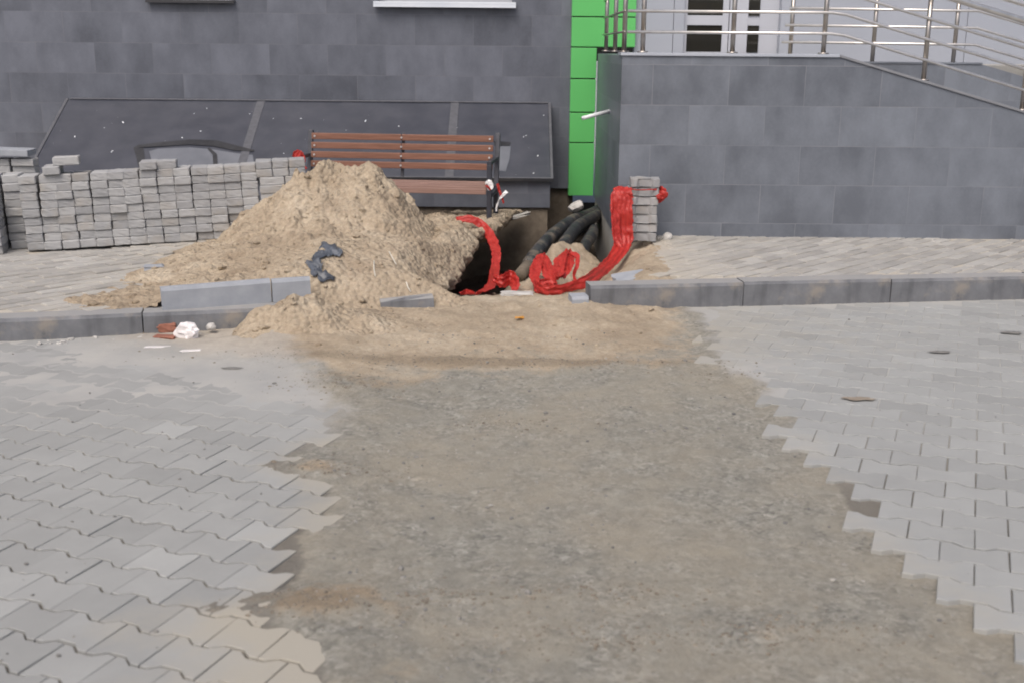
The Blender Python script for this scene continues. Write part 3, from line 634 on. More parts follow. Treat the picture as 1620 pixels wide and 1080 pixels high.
# white entrance facade with door
fa = empty('entrance_facade', (1.2, 11.8, 1.54), label='pale panelled entrance wall with a glazed white door behind the railings', cat='wall')
bm = bmesh.new()
for (a, b_) in ((.0, .382), (.388, .49)): box(bm, a, b_, 0, .1, -.3, 5)
box(bm, 1.45, 2.4, -.02, .08, -.3, 5); 
xx = 2.406
while xx < 7: box(bm, xx, xx+.9, -.02, .08, -.3, 5); xx += .906
box(bm, .49, 1.45, .14, .2, -.3, 5)
bmobj('wall_panel', bm, M['white_wall'], fa)
dr = bmobj('door', (lambda m_: (box(m_, .0, .055, 0, .05, 0, 2.1), box(m_, .41, .47, 0, .05, 0, 2.1), box(m_, .055, .41, 0, .05, 0, .03), box(m_, .055, .41, 0, .05, .29, .385), box(m_, .055, .41, 0, .05, 2.0, 2.1), m_)[-1])(bmesh.new()), M['white_frame'], fa); dr.location = (.475, .06, 0)
bm = bmesh.new(); box(bm, .055, .41, .02, .03, .03, .29); box(bm, .055, .41, .02, .03, .385, 2.0); bmobj('pane', bm, M['glass'], dr)
bm = bmesh.new(); box(bm, .425, .455, -.05, -.02, .75, 1.2, .006); bmobj('handle', bm, M['steel'], dr)
sd_ = bmobj('sidelight', (lambda m_: (box(m_, 0, .185, 0, .05, 0, 2.1), m_)[-1])(bmesh.new()), M['white_frame'], fa); sd_.location = (.955, .07, 0)
bm = bmesh.new(); box(bm, .19, .30, -.003, .04, .03, .29); box(bm, .19, .30, -.003, .04, .385, 2.0); bmobj('pane', bm, M['glass'], sd_)
bm = bmesh.new(); box(bm, .185, .5, .01, .05, 0, .03); box(bm, .185, .30, .01, .05, .29, .385); box(bm, .3005, .5, .01, .05, .03, 2.1); box(bm, .185, .30, .01, .05, 2.0, 2.1); bmobj('mullion', bm, M['white_frame'], sd_)

# window well with sloping cover
lwell = empty('basement_light_well', (-2.07, 10.7, .15), label='low tiled basement light well under a sloping glossy black cover', cat='light well')
wallbox('wall', -4.50, .345, 10.72, 10.84, .135, .405, M['tile_left'], lwell)
wallbox('wall', .225, .345, 10.84, 11.78, .135, .405, M['tile_left'], lwell)
wallbox('wall', -4.50, -4.38, 10.84, 11.78, .0, .405, M['tile_left'], lwell)
wallbox('foundation', -4.5, .325, 10.75, 11.0, -.8, .133, M['conc_dark'], lwell)
wallbox('foundation', .10, .325, 11.0, 11.84, -.8, .133, M['conc_dark'], lwell)
y0c, z0c, y1c, z1c = 10.66, .425, 11.79, 1.055
sla = math.atan2(z1c-z0c, y1c-y0c); sln = math.hypot(z1c-z0c, y1c-y0c)
def on_cover(x, t, h=0.):   # point on the sloping cover, t from front edge 0 to wall 1
    return Vector((x+2.07, y0c-10.7+(y1c-y0c)*t-math.sin(sla)*h, z0c-.15+(z1c-z0c)*t+math.cos(sla)*h))
MC = Matrix.Translation((0, y0c-10.7, z0c-.15)) @ Matrix.Rotation(sla, 4, 'X')
for (a, b_) in ((-4.52, -2.60), (-2.53, -.635), (-.565, .345)):
    bm = bmesh.new(); box(bm, a+2.07, b_+2.07, 0, sln, -.012, 0, .002, MC); bmobj('cover_panel', bm, M['cover'], lwell)
for a in (-2.60, -.635):
    bm = bmesh.new(); box(bm, a+2.07-.006, a+2.07+.076, -.004, sln+.002, -.004, .005, .002, MC); bmobj('seam_strip', bm, M['seam'], lwell)
bm = bmesh.new(); box(bm, -4.55+2.07, .372+2.07, -.02, -.002, -.03, .004, 0, MC); box(bm, .347+2.07, .372+2.07, 0, sln, -.03, .004, 0, MC); box(bm, -4.55+2.07, -4.522+2.07, 0, sln, -.03, .006, 0, MC)
bmobj('edge_trim', bm, M['seam'], lwell)
bm = bmesh.new(); box(bm, -4.5+2.07, .34+2.07, sln-.02, sln, .002, .012, 0, MC); bmobj('top_trim', bm, M['seam'], lwell)
# arch-shaped reflection painted as flat patches on the cover, another at its right end
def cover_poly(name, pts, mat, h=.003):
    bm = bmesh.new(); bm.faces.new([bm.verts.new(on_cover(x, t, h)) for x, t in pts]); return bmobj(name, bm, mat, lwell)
def cpx(u, v):   # photo point on cover -> (x,t)
    lo, hi = 0., 1.
    for _ in range(30):
        m_ = (lo+hi)/2; p = W(u, v, y0c+(y1c-y0c)*m_)
        if p.z > z0c+(z1c-z0c)*m_: lo = m_
        else: hi = m_
    return p.x, lo
def band(pts, wd):
    P_ = [cpx(u, v) for u, v in pts]; out = []
    for i, (x, t) in enumerate(P_):
        a = P_[max(i-1, 0)]; c_ = P_[min(i+1, len(P_)-1)]; dx, dt = c_[0]-a[0], (c_[1]-a[1])*1.3; l = math.hypot(dx, dt) or 1
        out.append(((x-dt/l*wd[i], t+dx/l*wd[i]/1.3), (x+dt/l*wd[i], t-dx/l*wd[i]/1.3)))
    return [o[0] for o in out]+[o[1] for o in reversed(out)]
cover_poly('painted_reflection', [cpx(u, v) for u, v in ((243, 266), (236, 240), (250, 236), (300, 234), (335, 237), (372, 243), (400, 246), (402, 262))], M['patch_light'])
cover_poly('painted_reflection_dark', band(((226, 268), (219, 234), (224, 231)), (.03, .045, .03)), M['patch_dark'], .006)
cover_poly('painted_reflection_dark', band(((219, 233), (250, 230), (300, 226), (340, 228), (375, 236), (402, 240)), (.02, .035, .045, .05, .04, .012)), M['patch_dark'], .0085)
cover_poly('painted_reflection_dark', band(((330, 236), (340, 246), (341, 262)), (.012, .02, .02)), M['patch_dark'], .011)
cover_poly('painted_reflection_right', [cpx(u, v) for u, v in ((783, 232), (808, 232), (806, 252), (800, 272), (784, 270))], M['patch_light'])  # smaller pale reflection, painted as a flat patch
cover_poly('painted_reflection_dark', [cpx(u, v) for u, v in ((781, 224), (808, 226), (806, 232), (782, 231))], M['patch_dark'], .006)
# droppings and chips on the cover
bm = bmesh.new(); rnd = random.Random(5)
for _ in range(26):
    x = rnd.uniform(-4.4, .3); t = rnd.uniform(.05, .95)
    if rnd.random() < .5: x = rnd.choice([-3.9, -2.95, -2.75, -.1, .1])+rnd.gauss(0, .22); t = min(.95, max(.05, rnd.gauss(.5, .25)))
    if x > .3 or x < -4.45: continue
    a = rnd.uniform(.003, .0065); l = a*rnd.uniform(1, 3.0); ro = rnd.uniform(0, 3)
    pts = [(x+(math.cos(k)*a*math.cos(ro)-math.sin(k)*l*math.sin(ro)), t+(math.cos(k)*a*math.sin(ro)+math.sin(k)*l*math.cos(ro))) for k in np.arange(0, 6.28, 1.05)]
    bm.faces.new([bm.verts.new(on_cover(px, pt, .0035)) for px, pt in pts])
o = bmobj('paint_specks', bm, M['foam'], lwell); o['kind'] = 'stuff'

# white pipe stub on the platform's side wall
bm = bmesh.new(); a = W(919, 189, 9.9); c_ = Vector((.835, 10.1, a.z+.06)); tube(bm, [c_, Vector((a.x+.015, 9.95, a.z+.005))], .017, 12); setp(bmobj('pipe_stub', bm, M['pvc'], smooth=True), 'white plastic pipe stub sticking out of the side wall by the green pillar', 'pipe')

# ------------------------------------------------------------------ railings
def rail_thing(name, loc, label): return empty(name, loc, label=label, cat='railing')
r1 = rail_thing('steel_railing', (.83, 9.1, 1.567), 'front steel railing along the platform and down the sloping wall')
posts = [(.995, 9.12), (1.691, 9.12), (2.397, 9.12), (3.195, 9.12), (3.991, 9.12), (4.79, 9.12)]
def T1(x, y, z): return Vector((x-.83, y-9.1, z-1.567))
for x, y in posts:
    z = slope_z(x)+.022; bm = bmesh.new(); tube(bm, [T1(x, y, z), T1(x, y, z+.66)], .019, 14); tube(bm, [T1(x, y, z), T1(x, y, z+.012)], .042, 14); bmobj('post', bm, M['steel_post'], r1, True)
for h_, r_ in ((.155, .012), (.31, .012), (.465, .012), (.66, .024)):
    bm = bmesh.new(); z = ZP1+.022+h_; tube(bm, [T1(.87, 9.10, z), T1(2.44, 9.10, z), T1(2.55, 9.10, z-.014), T1(6.4, 9.10, slope_z(6.4)+.022+h_)], r_, 10); bmobj('handrail' if h_ > .6 else 'rail', bm, M['steel'], r1, True)
for (u, yy) in ((985, 9.35), (968, 10.2), (955, 11.2)):
    bm = bmesh.new(); tube(bm, [T1(.872, yy, 1.567), T1(.872, yy, 2.23)], .019, 12); tube(bm, [T1(.872, yy, 1.567), T1(.872, yy, 1.579)], .04, 12); bmobj('post', bm, M['steel_post'], r1, True)
for h_ in (.155, .31, .465, .66):
    bm = bmesh.new(); tube(bm, [T1(.85, 9.10, 1.567+h_), T1(.85, 11.3, 1.567+h_)], .0085 if h_ < .6 else .022, 8); bmobj('rail' if h_ < .6 else 'handrail', bm, M['steel_post'], r1, True)
r2 = rail_thing('steel_railing', (2.46, 10.5, 1.487), 'rear steel railing on the back parapet, in front of the white wall')
def T2(x, y, z): return Vector((x-2.46, y-10.5, z-1.487))
for x, zb in ((2.464, 1.52), (3.203, 1.488), (3.927, 1.488), (4.66, 1.36)):
    bm = bmesh.new(); tube(bm, [T2(x, 10.5, zb), T2(x, 10.5, zb+.66)], .019, 12); tube(bm, [T2(x, 10.5, zb), T2(x, 10.5, zb+.012)], .042, 12); bmobj('post', bm, M['steel_post'], r2, True)
for (h_, xa) in ((.165, 2.38), (.31, 2.40), (.455, 2.43), (.62, 1.9)):
    bm = bmesh.new(); r_ = .0115 if h_ < .6 else .02
    tube(bm, [T2(xa, 10.48, 1.50+h_), T2(4.1, 10.48, 1.49+h_), T2(6.4, 10.48, 1.49+h_-2.3*.27)], r_, 8); bmobj('rail' if h_ < .6 else 'handrail', bm, M['steel'], r2, True)

# ------------------------------------------------------------------ bench
be = empty('park_bench', (-1.02, 9.52, .10), R(-6.5), 'brown slatted park bench with black steel frame behind the sand heap', 'bench')
Lb = .80
for i in range(4):
    bm = bmesh.new(); z = .475+.078*i; y = .40+.018*i; box(bm, -Lb, -.002, y-.012, y+.012, z, z+.054, .006); box(bm, .002, Lb, y-.012, y+.012, z, z+.054, .006); bmobj('back_slat', bm, M['wood'], be)
for i in range(5):
    bm = bmesh.new(); y = .02+.082*i; z = .345-.008*math.sin(i*.8); box(bm, -Lb, Lb, y, y+.068, z, z+.032, .006); bmobj('seat_slat', bm, M['wood_seat'], be)
bm = bmesh.new(); box(bm, -Lb, Lb, -.002, .018, .315, .360, .005); bmobj('front_slat', bm, M['wood_seat'], be)
for x in (-Lb-.028, 0, Lb+.028):
    bm = bmesh.new(); hw = .02 if x else .012
    if x:
        box(bm, x-hw, x+hw, -.03, .01, -.10, .56, .004)                 # front leg up to the arm
        box(bm, x-hw, x+hw, .40, .44, -.05, .35, .004)
        box(bm, x-hw, x+hw, -.03, .43, .56, .59, .004)
        box(bm, x-hw, x+hw, .012, .398, .29, .325, .003)
        M4 = Matrix.Translation((0, .435, .35)) @ Matrix.Rotation(-.23, 4, 'X'); box(bm, x-hw, x+hw, -.02, .02, -.01, .44, .003, M4)
        bmobj('side_frame', bm, M['bench_steel'], be)
    else:
        M4 = Matrix.Translation((0, .435, .35)) @ Matrix.Rotation(-.23, 4, 'X'); box(bm, -hw, hw, -.012, .012, .05, .43, .002, M4); box(bm, -hw, hw, .03, .43, .29, .325, .002)
        bmobj('middle_bracket', bm, M['bench_steel'], be)
for x in (-Lb+.03, -.035, .035, Lb-.03):
    for i in range(4):
        if x == -.035: continue
        xx_ = 0.0 if x == .035 else x
        bm = bmesh.new(); z = .475+.078*i+.027; y = .40+.018*i-.0125; tube(bm, [(xx_, y, z), (xx_, y-.007, z)], .0085, 8); bmobj('bolt', bm, M['bolt'], be)
for i in range(4):
    bm = bmesh.new(); z = .475+.078*i; y = .40+.018*i-.0135; box(bm, -.012, .012, y-.001, y, z-.02, z+.06)
    bm.free()

# ------------------------------------------------------------------ stacked paving blocks
def block_mesh(name, lx, ly, lz, seed, ragged=0., wavy=False):
    rnd = random.Random(seed); bm = bmesh.new()
    if wavy:
        t = .02; w1 = ly/2; w2 = ly/2-.02; top = [(-lx/2, w1), (-lx/4-t/2, w1), (-lx/4+t/2, w2), (lx/4-t/2, w2), (lx/4+t/2, w1), (lx/2, w1)]; out = top+[(a, -b_) for a, b_ in reversed(top)]
        lo = [bm.verts.new((a, b_, 0)) for a, b_ in out]; hi = [bm.verts.new((a, b_, lz)) for a, b_ in out]
        bm.faces.new(hi); bm.faces.new(lo[::-1])
        for i in range(len(out)): bm.faces.new((lo[i], lo[(i+1) % 12], hi[(i+1) % 12], hi[i]))
        bmesh.ops.bevel(bm, geom=bm.edges[:], offset=.005, segments=1, affect='EDGES')
    else:
        box(bm, -lx/2, lx/2, -ly/2, ly/2, 0, lz); 
        bmesh.ops.subdivide_edges(bm, edges=bm.edges[:], cuts=3, use_grid_fill=True)
        bmesh.ops.bevel(bm, geom=[e for e in bm.edges if len(e.link_faces) == 2 and e.calc_face_angle(0) > 1], offset=.005, segments=1, affect='EDGES')
    for v in bm.verts:
        v.co += Vector([rnd.gauss(0, .0011+ragged) for _ in range(3)])
    bmesh.ops.recalc_face_normals(bm, faces=bm.faces); me = bpy.data.meshes.new(name); bm.to_mesh(me); bm.free(); me.materials.append(M['block']); return me
BW, BH, BD = .1165, .0585, .20
bmA = [block_mesh('paving_block', BW, BD, BH, s) for s in range(8)]
bmB = [block_mesh('paving_block', .178, .127, BH, 20+s) for s in range(4)]
bmC = [block_mesh('paving_block', .222, .17, .064, 40+s, .0012, True) for s in range(3)]
def put(me, M4, label, group): 
    o = bpy.data.objects.new('paving_block', me); col.objects.link(o); o.matrix_world = M4; return setp(o, label, 'paving block', group)
ORD = ['', 'bottom', 'second', 'third', 'fourth', 'fifth', 'sixth', 'seventh', 'eighth', 'ninth', 'tenth', 'eleventh', 'twelfth', 'thirteenth', 'fourteenth']
ORD1 = ['', 'first', 'second', 'third', 'fourth', 'fifth', 'sixth', 'seventh', 'eighth', 'ninth', 'tenth', 'eleventh', 'twelfth', 'thirteenth', 'fourteenth', 'fifteenth']
rnd = random.Random(42); YAW, TILT = R(12.5), R(2.2)
org = Vector((-3.60, 8.02, .150)); BASE = Matrix.Translation(org) @ Matrix.Rotation(YAW, 4, 'Z') @ Matrix.Rotation(-TILT, 4, 'Y')
GR = 'paving blocks stacked beside the bench'
PW = .1180; NCOL = 14
def stack(ci, x0, nrow, label_fn, meshes, wdt, y0=0., lean=0., z0=0., pitch=.0592, dep=BD, yj=.008, group=GR):
    xo = 0; 
    for k in range(nrow):
        jx = rnd.gauss(0, .0016); jy = rnd.gauss(0, yj)
        M4 = BASE @ Matrix.Translation((x0+wdt/2+jx+lean*k, y0+dep/2+jy, z0+k*pitch+rnd.random()*.001)) @ Matrix.Rotation(rnd.gauss(0, .018), 4, 'Z') @ Matrix.Rotation(rnd.gauss(0, .006), 4, 'Y')
        if rnd.random() < .5: M4 = M4 @ Matrix.Translation((0, 0, BH/2)) @ Matrix.Rotation(math.pi, 4, 'X') @ Matrix.Translation((0, 0, -BH/2))
        put(rnd.choice(meshes), M4, label_fn(k), group)
heights = [9]*14
for c in range(NCOL):
    n = ORD1[NCOL-c]
    nr = heights[c]
    x0 = .13+c*PW
    stack(c, x0, nr, lambda k, n=n, nr=nr: ('grey paving block topping the %s narrow column counted leftward from the wide ones' % n) if k == nr-1 else 'grey paving block, %s from bottom in the %s narrow column leftward from the wide ones' % (ORD[k+1].replace('bottom', 'lowest,'), n) if k else 'lowest grey paving block of the %s narrow column counted leftward from the wide ones' % n, bmA, BW, lean=rnd.gauss(0, .0008))
xw = .13+NCOL*PW+.008
for j in range(2):
    nm = ('left', 'right')[j]
    stack(0, xw+j*.186, 7, lambda k, nm=nm: 'wide grey paving block, %s course up in the %s wide column by the bench' % (ORD1[k+1], nm), bmB, .178, dep=.127, pitch=.0592, z0=.02)
for j in range(3):
    for k in range(2):
        M4 = BASE @ Matrix.Translation((xw-.02+j*.120+.06, .11+rnd.gauss(0, .004), .02+7*.0592+k*.0592+.001)) @ Matrix.Rotation(rnd.gauss(0, .02), 4, 'Z')
        put(bmA[(j+k) % 8], M4, '%s end-on paving block, %s of three, laid across the wide columns near the bench' % (('lower', 'upper')[k], ('leftmost', 'middle', 'rightmost')[j]), GR)
# odd blocks on top
for (c, q, lab, rz, dx) in ((2, bmB[0], 'sideways paving block on top of the row near its left end', .05, .09), (2, bmA[1], 'small-faced paving block under the sideways one near the left end', .02, -.01), (8, bmB[1], 'pale paving block lying crosswise on top, midway along the row', -.04, .05), (7, bmA[3], 'single extra paving block on top of the row, left of the crosswise one', .0, .06)):
    h0 = heights[c]*.0592+(.0605 if 'sideways block' in lab or lab.startswith('sideways') else .001)
    put(q, BASE @ Matrix.Translation((.13+c*PW+dx, .08, h0)) @ Matrix.Rotation(rz, 4, 'Z'), lab, GR)
# front-left columns, a little nearer
for j in range(2):
    stack(0, -.135-j*.137, 7, lambda k, j=j: 'grey paving block, %s course up in the %s column standing forward at the far left' % (ORD1[k+1], ('inner', 'outer')[j]), bmA, BW, y0=-.10)
for j in range(3):
    stack(0, -.01-j*.137, 9, lambda k, j=j: 'grey paving block, %s course up in the %s rear column at the far left' % (ORD1[k+1], ('inner', 'middle', 'outer')[j]), bmA, BW, y0=.14)
# a second, farther stack against the wall at the left
bs_ = Vector((-4.15, 9.35, .15)); keepB = BASE; BASE = Matrix.Translation(bs_) @ Matrix.Rotation(R(4), 4, 'Z')
for j in range(4):
    stack(0, -.55+j*.20, 9 if j > 1 else 8, lambda k, j=j: 'weathered paving block, %s course up in column %s of the far stack by the cover' % (ORD1[k+1], ('one', 'two', 'three', 'four')[j]), bmB, .178, dep=.127, group='paving blocks in the far left stack', z0=0)
BASE = keepB
bm = bmesh.new(); box(bm, -.16, .16, -.12, .12, 0, .05, .005); o = bmobj('concrete_slab', bm, M['kerb_new']); o.location = (-4.12, 9.42, 0.15+9*.0592+.027); o.rotation_euler = (0, R(2), .1); setp(o, 'pale concrete slab resting on the far stack beside the cover', 'slab')
# dog-bone block stack by the right wall
pb = G(1018, 383, .15)
for k in range(7):
    M4 = Matrix.Translation((1.0+rnd.gauss(0, .004), 8.80+rnd.gauss(0, .004), .155+k*.0695)) @ Matrix.Rotation(rnd.gauss(0, .03), 4, 'Z')
    put(bmC[k % 3], M4, '%s block of the lone pillar of pavers wrapped in red tape' % ('bottom', 'second', 'third', 'fourth', 'fifth', 'sixth', 'top')[k], 'wavy pavers stacked against the platform wall')

# ------------------------------------------------------------------ ribbons of film
def catmull(P, n):
    P = [Vector(p) for p in P]; Q = [P[0]]+P+[P[-1]]; out = []
    for i in range(1, len(Q)-2):
        for k in range(n):
            t = k/n; a, b_, c, d = Q[i-1:i+3]
            out.append(.5*((2*b_)+(c-a)*t+(2*a-5*b_+4*c-d)*t*t+(3*b_-3*c+d-a)*t*t*t))
    out.append(P[-1]); return out
def ribbon(name, P, wd, side, mat, parent=None, n=14, m=16, crump=.002, fold=.3, seed=0):
    """thin film: flat across its width with sharp lengthwise pleats that drift, torn edges"""
    rnd_ = random.Random(seed); C = catmull(P, n); S = catmull([Vector(s) for s in side], n); WD = catmull([Vector((w_, 0, 0)) for w_ in wd], n)
    X_ = np.zeros((len(C), m+1, 3)); ph = rnd_.random()*6
    f = lambda a, b_, k: fbm(np.array([a]), np.array([b_]), 1., 2, seed+k).item()
    for i, c in enumerate(C):
        t = (C[min(i+1, len(C)-1)]-C[max(i-1, 0)]).normalized(); s = S[i]; s = (s-t*s.dot(t)).normalized(); nn = t.cross(s)
        w_ = WD[i].x*(1+.16*f(i*.35, ph, 3)); npl = max(2, w_/.035); sh = .8*f(i*.10, ph+3, 5); e = .5*w_*.10*f(i*.8, ph+9, 7)
        for j in range(m+1):
            q = j/m-.5; a = (q*npl+sh+ph) % 1; tri = abs(2*a-1)-.5
            off = min(.022, fold*w_*.28)*tri*(1+.7*f(i*.3, q*4+ph, 11))+.010*f(i*.22+5, q*2.5, 13)*(fold > .1)
            X_[i, j] = c+s*(q*w_*(1-.10*fold)+e)+nn*off+Vector([rnd_.gauss(0, crump*.3) for _ in range(3)])
    o = grid_mesh(name, X_[..., 0], X_[..., 1], X_[..., 2], mat, parent=parent, smooth=False)
    so_ = o.modifiers.new('t', 'SOLIDIFY'); so_.thickness = .0008; so_.offset = 0
    return o
def wp(u, v, Y): return W(u, v, Y)
# A: strip hanging over the broken edge into the trench
ta = empty('warning_tape', wp(760, 350, 9.0), label='red film strip hanging over the broken edge into the trench below the bench', cat='tape', group='red warning tape')
def rel(e, pts): return [Vector(p)-e.location for p in pts]
ribbon('strip', rel(ta, [wp(722, 348, 8.9), wp(745, 347, 8.92), wp(764, 358, 8.9), wp(778, 378, 8.75), wp(785, 400, 8.55), wp(783, 425, 8.35), wp(778, 450, 7.85), wp(764, 462, 7.5), wp(752, 466, 7.42)]), [.05, .06, .07, .075, .072, .070, .08, .10, .03], [(.3, .4, 1), (0, .3, 1), (.6, 0, .7), (1, 0, .3), (1, 0, 0), (1, .1, 0), (1, .3, 0), (1, .3, .2), (.6, .3, .6)], M['tape'], ta, seed=2, crump=.0015, fold=.16)
ribbon('tail', rel(ta, [wp(780, 440, 7.75), wp(795, 445, 7.7), wp(808, 440, 7.75), wp(815, 452, 7.6), wp(812, 462, 7.52)]), [.05, .10, .10, .07, .03], [(0, .2, 1), (0, 0, 1), (.1, .2, 1), (.8, .3, .3), (1, .2, 0)], M['tape'], ta, seed=6, crump=.005, fold=.3)
bm = bmesh.new(); 
ribbon('tail', rel(ta, [wp(728, 465, 7.55), wp(738, 462, 7.6), wp(750, 464, 7.5)]), [.02, .035, .02], [(0, .5, 1), (0, .5, 1), (0, .5, 1)], M['tape'], ta, seed=8)
bm.free()
# B: bundle hanging from the paver stack, trailing across the sand
tb = empty('warning_tape', wp(985, 380, 8.7), label='red film bundle hanging off the paver stack and trailing over the sand', cat='tape', group='red warning tape')
ribbon('bundle', rel(tb, [wp(991, 296, 8.72), wp(985, 306, 8.66), wp(984, 330, 8.64), wp(985, 360, 8.64), wp(985, 385, 8.6), wp(972, 408, 8.4), wp(952, 428, 8.0), wp(930, 444, 7.62), wp(900, 455, 7.5), wp(868, 460, 7.45), wp(850, 452, 7.5)]), [.09, .16, .165, .16, .14, .10, .09, .085, .07, .075, .06], [(1, 0, .1), (1, .1, 0), (1, 0, 0), (1, 0, 0), (1, 0, -.2), (.8, 0, -.5), (.7, 0, -.7), (.5, .1, -.8), (.1, .2, -.9), (0, .2, -.9), (-.2, .2, -.9)], M['tape'], tb, seed=3, m=18, crump=.002, fold=.24)
ribbon('bundle', rel(tb, [wp(980, 300, 8.70), wp(972, 316, 8.66), wp(974, 345, 8.62), wp(976, 375, 8.6), wp(985, 395, 8.56)]), [.03, .07, .08, .08, .04], [(1, .4, .1), (1, .6, 0), (1, .5, 0), (1, .5, 0), (1, .2, .1)], M['tape'], tb, seed=9, m=8, crump=.006, fold=.4)
ribbon('loop', rel(tb, [wp(856, 458, 7.5), wp(846, 440, 7.65), wp(850, 418, 7.85), wp(858, 402, 8.0), wp(862, 410, 7.95), wp(868, 430, 7.75), wp(880, 445, 7.6), wp(884, 432, 7.7), wp(886, 412, 7.9), wp(898, 396, 8.1), wp(902, 404, 8.05), wp(898, 425, 7.8), wp(888, 440, 7.7)]), [.05, .07, .085, .03, .06, .10, .10, .08, .09, .035, .07, .08, .04], [(1, .2, 0), (1, .3, .2), (1, .2, .1), (1, 0, 0), (1, .3, .1), (1, .3, .3), (.4, .2, 1), (1, .2, .2), (1, 0, .1), (1, 0, 0), (1, .2, .2), (1, .2, .3), (1, 0, 0)], M['tape'], tb, seed=4, crump=.007, fold=.35)
ribbon('loop', rel(tb, [wp(845, 448, 7.58), wp(852, 455, 7.52), wp(866, 452, 7.54), wp(878, 456, 7.5), wp(868, 462, 7.46)]), [.05, .09, .10, .08, .03], [(0, .4, 1), (.1, .4, 1), (0, .4, 1), (.1, .4, 1), (.1, .4, 1)], M['tape'], tb, seed=14, crump=.008, fold=.4)
ribbon('loop', rel(tb, [wp(900, 402, 8.05), wp(912, 404, 8.0), wp(913, 420, 7.9), wp(908, 434, 7.8), wp(911, 446, 7.7)]), [.03, .035, .03, .022, .02], [(0, .2, 1), (1, .2, 1), (1, .2, 0), (1, .2, 0), (1, .2, 0)], M['tape'], tb, seed=5)
ribbon('knot', rel(tb, [wp(1038, 299, 8.80), wp(1045, 303, 8.72), wp(1047, 312, 8.70), wp(1041, 322, 8.74)]), [.03, .085, .085, .02], [(0, 0, 1), (.5, 0, 1), (1, 0, .6), (1, 0, 0)], M['tape'], tb, seed=7, crump=.004)
ribbon('strand', rel(tb, [wp(994, 299, 8.71), wp(1010, 301, 8.702), wp(1028, 300, 8.702), wp(1039, 300, 8.72)]), [.012, .009, .009, .012], [(0, 0, 1)]*4, M['tape'], tb, seed=12, crump=.001)
# C: red knot on the bench's left arm
tc = empty('warning_tape', wp(475, 255, 9.5), label='small red film knot tied to the left arm of the bench', cat='tape', group='red warning tape')
ribbon('knot', rel(tc, [wp(463, 247, 9.52), wp(470, 243, 9.48), wp(477, 250, 9.46), wp(478, 262, 9.46), wp(484, 268, 9.44)]), [.02, .06, .07, .05, .03], [(0, 0, 1), (.4, 0, 1), (1, 0, .2), (1, 0, 0), (1, 0, .4)], M['tape'], tc, seed=8, crump=.006)
ribbon('knot', rel(tc, [wp(474, 240, 9.47), wp(471, 250, 9.45), wp(473, 262, 9.46), wp(480, 271, 9.45)]), [.04, .06, .05, .04], [(1, 0, 0), (1, 0, .2), (1, 0, 0), (1, 0, 0)], M['tape'], tc, seed=10, crump=.006)
# D: red-and-white tape end on the right leg
td = empty('barrier_tape', wp(782, 298, 9.2), label='red and white barrier tape scrap tied round the right bench leg', cat='tape')
ribbon('knot', rel(td, [wp(768, 291, 9.33), wp(773, 288, 9.3), wp(777, 296, 9.3), wp(771, 300, 9.3)]), [.02, .04, .04, .02], [(0, 0, 1), (1, 0, 1), (1, 0, 0), (0, 0, 1)], M['white_tape'], td, seed=3)
ribbon('red_stripe', rel(td, [wp(768, 294, 9.29), wp(772, 296, 9.28), wp(776, 301, 9.28)]), [.012, .02, .012], [(0, 0, 1)]*3, M['tape'], td, seed=4)
ribbon('red_stripe', rel(td, [wp(787, 291, 9.3), wp(790, 302, 9.3), wp(794, 312, 9.3), wp(797, 322, 9.3)]), [.022, .022, .018, .012], [(1, 0, 0)]*4, M['tape'], td, seed=5)
ribbon('white_tail', rel(td, [wp(802, 303, 9.3), wp(796, 309, 9.29), wp(790, 316, 9.29), wp(786, 326, 9.3), wp(785, 335, 9.3)]), [.035, .025, .012, .014, .012], [(1, 0, .3)]*5, M['white_tape'], td, seed=6)

# ------------------------------------------------------------------ pipes in the trench
def pipe(P, r, label, n=6):
    C = catmull(P, n); e = empty('heating_pipe', C[0], label=label, cat='pipe', group='insulated pipes in the trench'); bm = bmesh.new(); rnd_ = random.Random(len(label))
    tube(bm, [c-e.location for c in C], [r*(1+rnd_.uniform(-.05, .05)) for _ in C], 14); bmobj('jacket', bm, M['pipe'], e, True); return e
pipe([W(950, 331, 11.5), W(928, 342, 10.7), W(905, 350, 10.0), W(870, 377, 9.3), W(848, 402, 8.8), W(836, 420, 8.55)], .056, 'black insulated pipe running down to the left, its end exposed in the trench')
pipe([W(958, 333, 11.4), W(937, 345, 10.6), W(915, 358, 9.9), W(896, 382, 9.2), W(884, 405, 8.7)], .055, 'middle black insulated pipe disappearing under the sand mound')
pipe([(.70, 11.5, -.12), W(938, 365, 10.2), W(928, 385, 9.5), W(917, 408, 9.0)], .050, 'black insulated pipe close against the platform foundation')
pe = bpy.data.objects[[o.name for o in bpy.data.objects if o.name.startswith('heating_pipe')][0]]
bm = bmesh.new(); tube(bm, [W(838, 417, 8.6)-pe.location, W(822, 436, 8.35)-pe.location], .047, 14); bmobj('bare_end', bm, M['conc_dark'], pe, True)

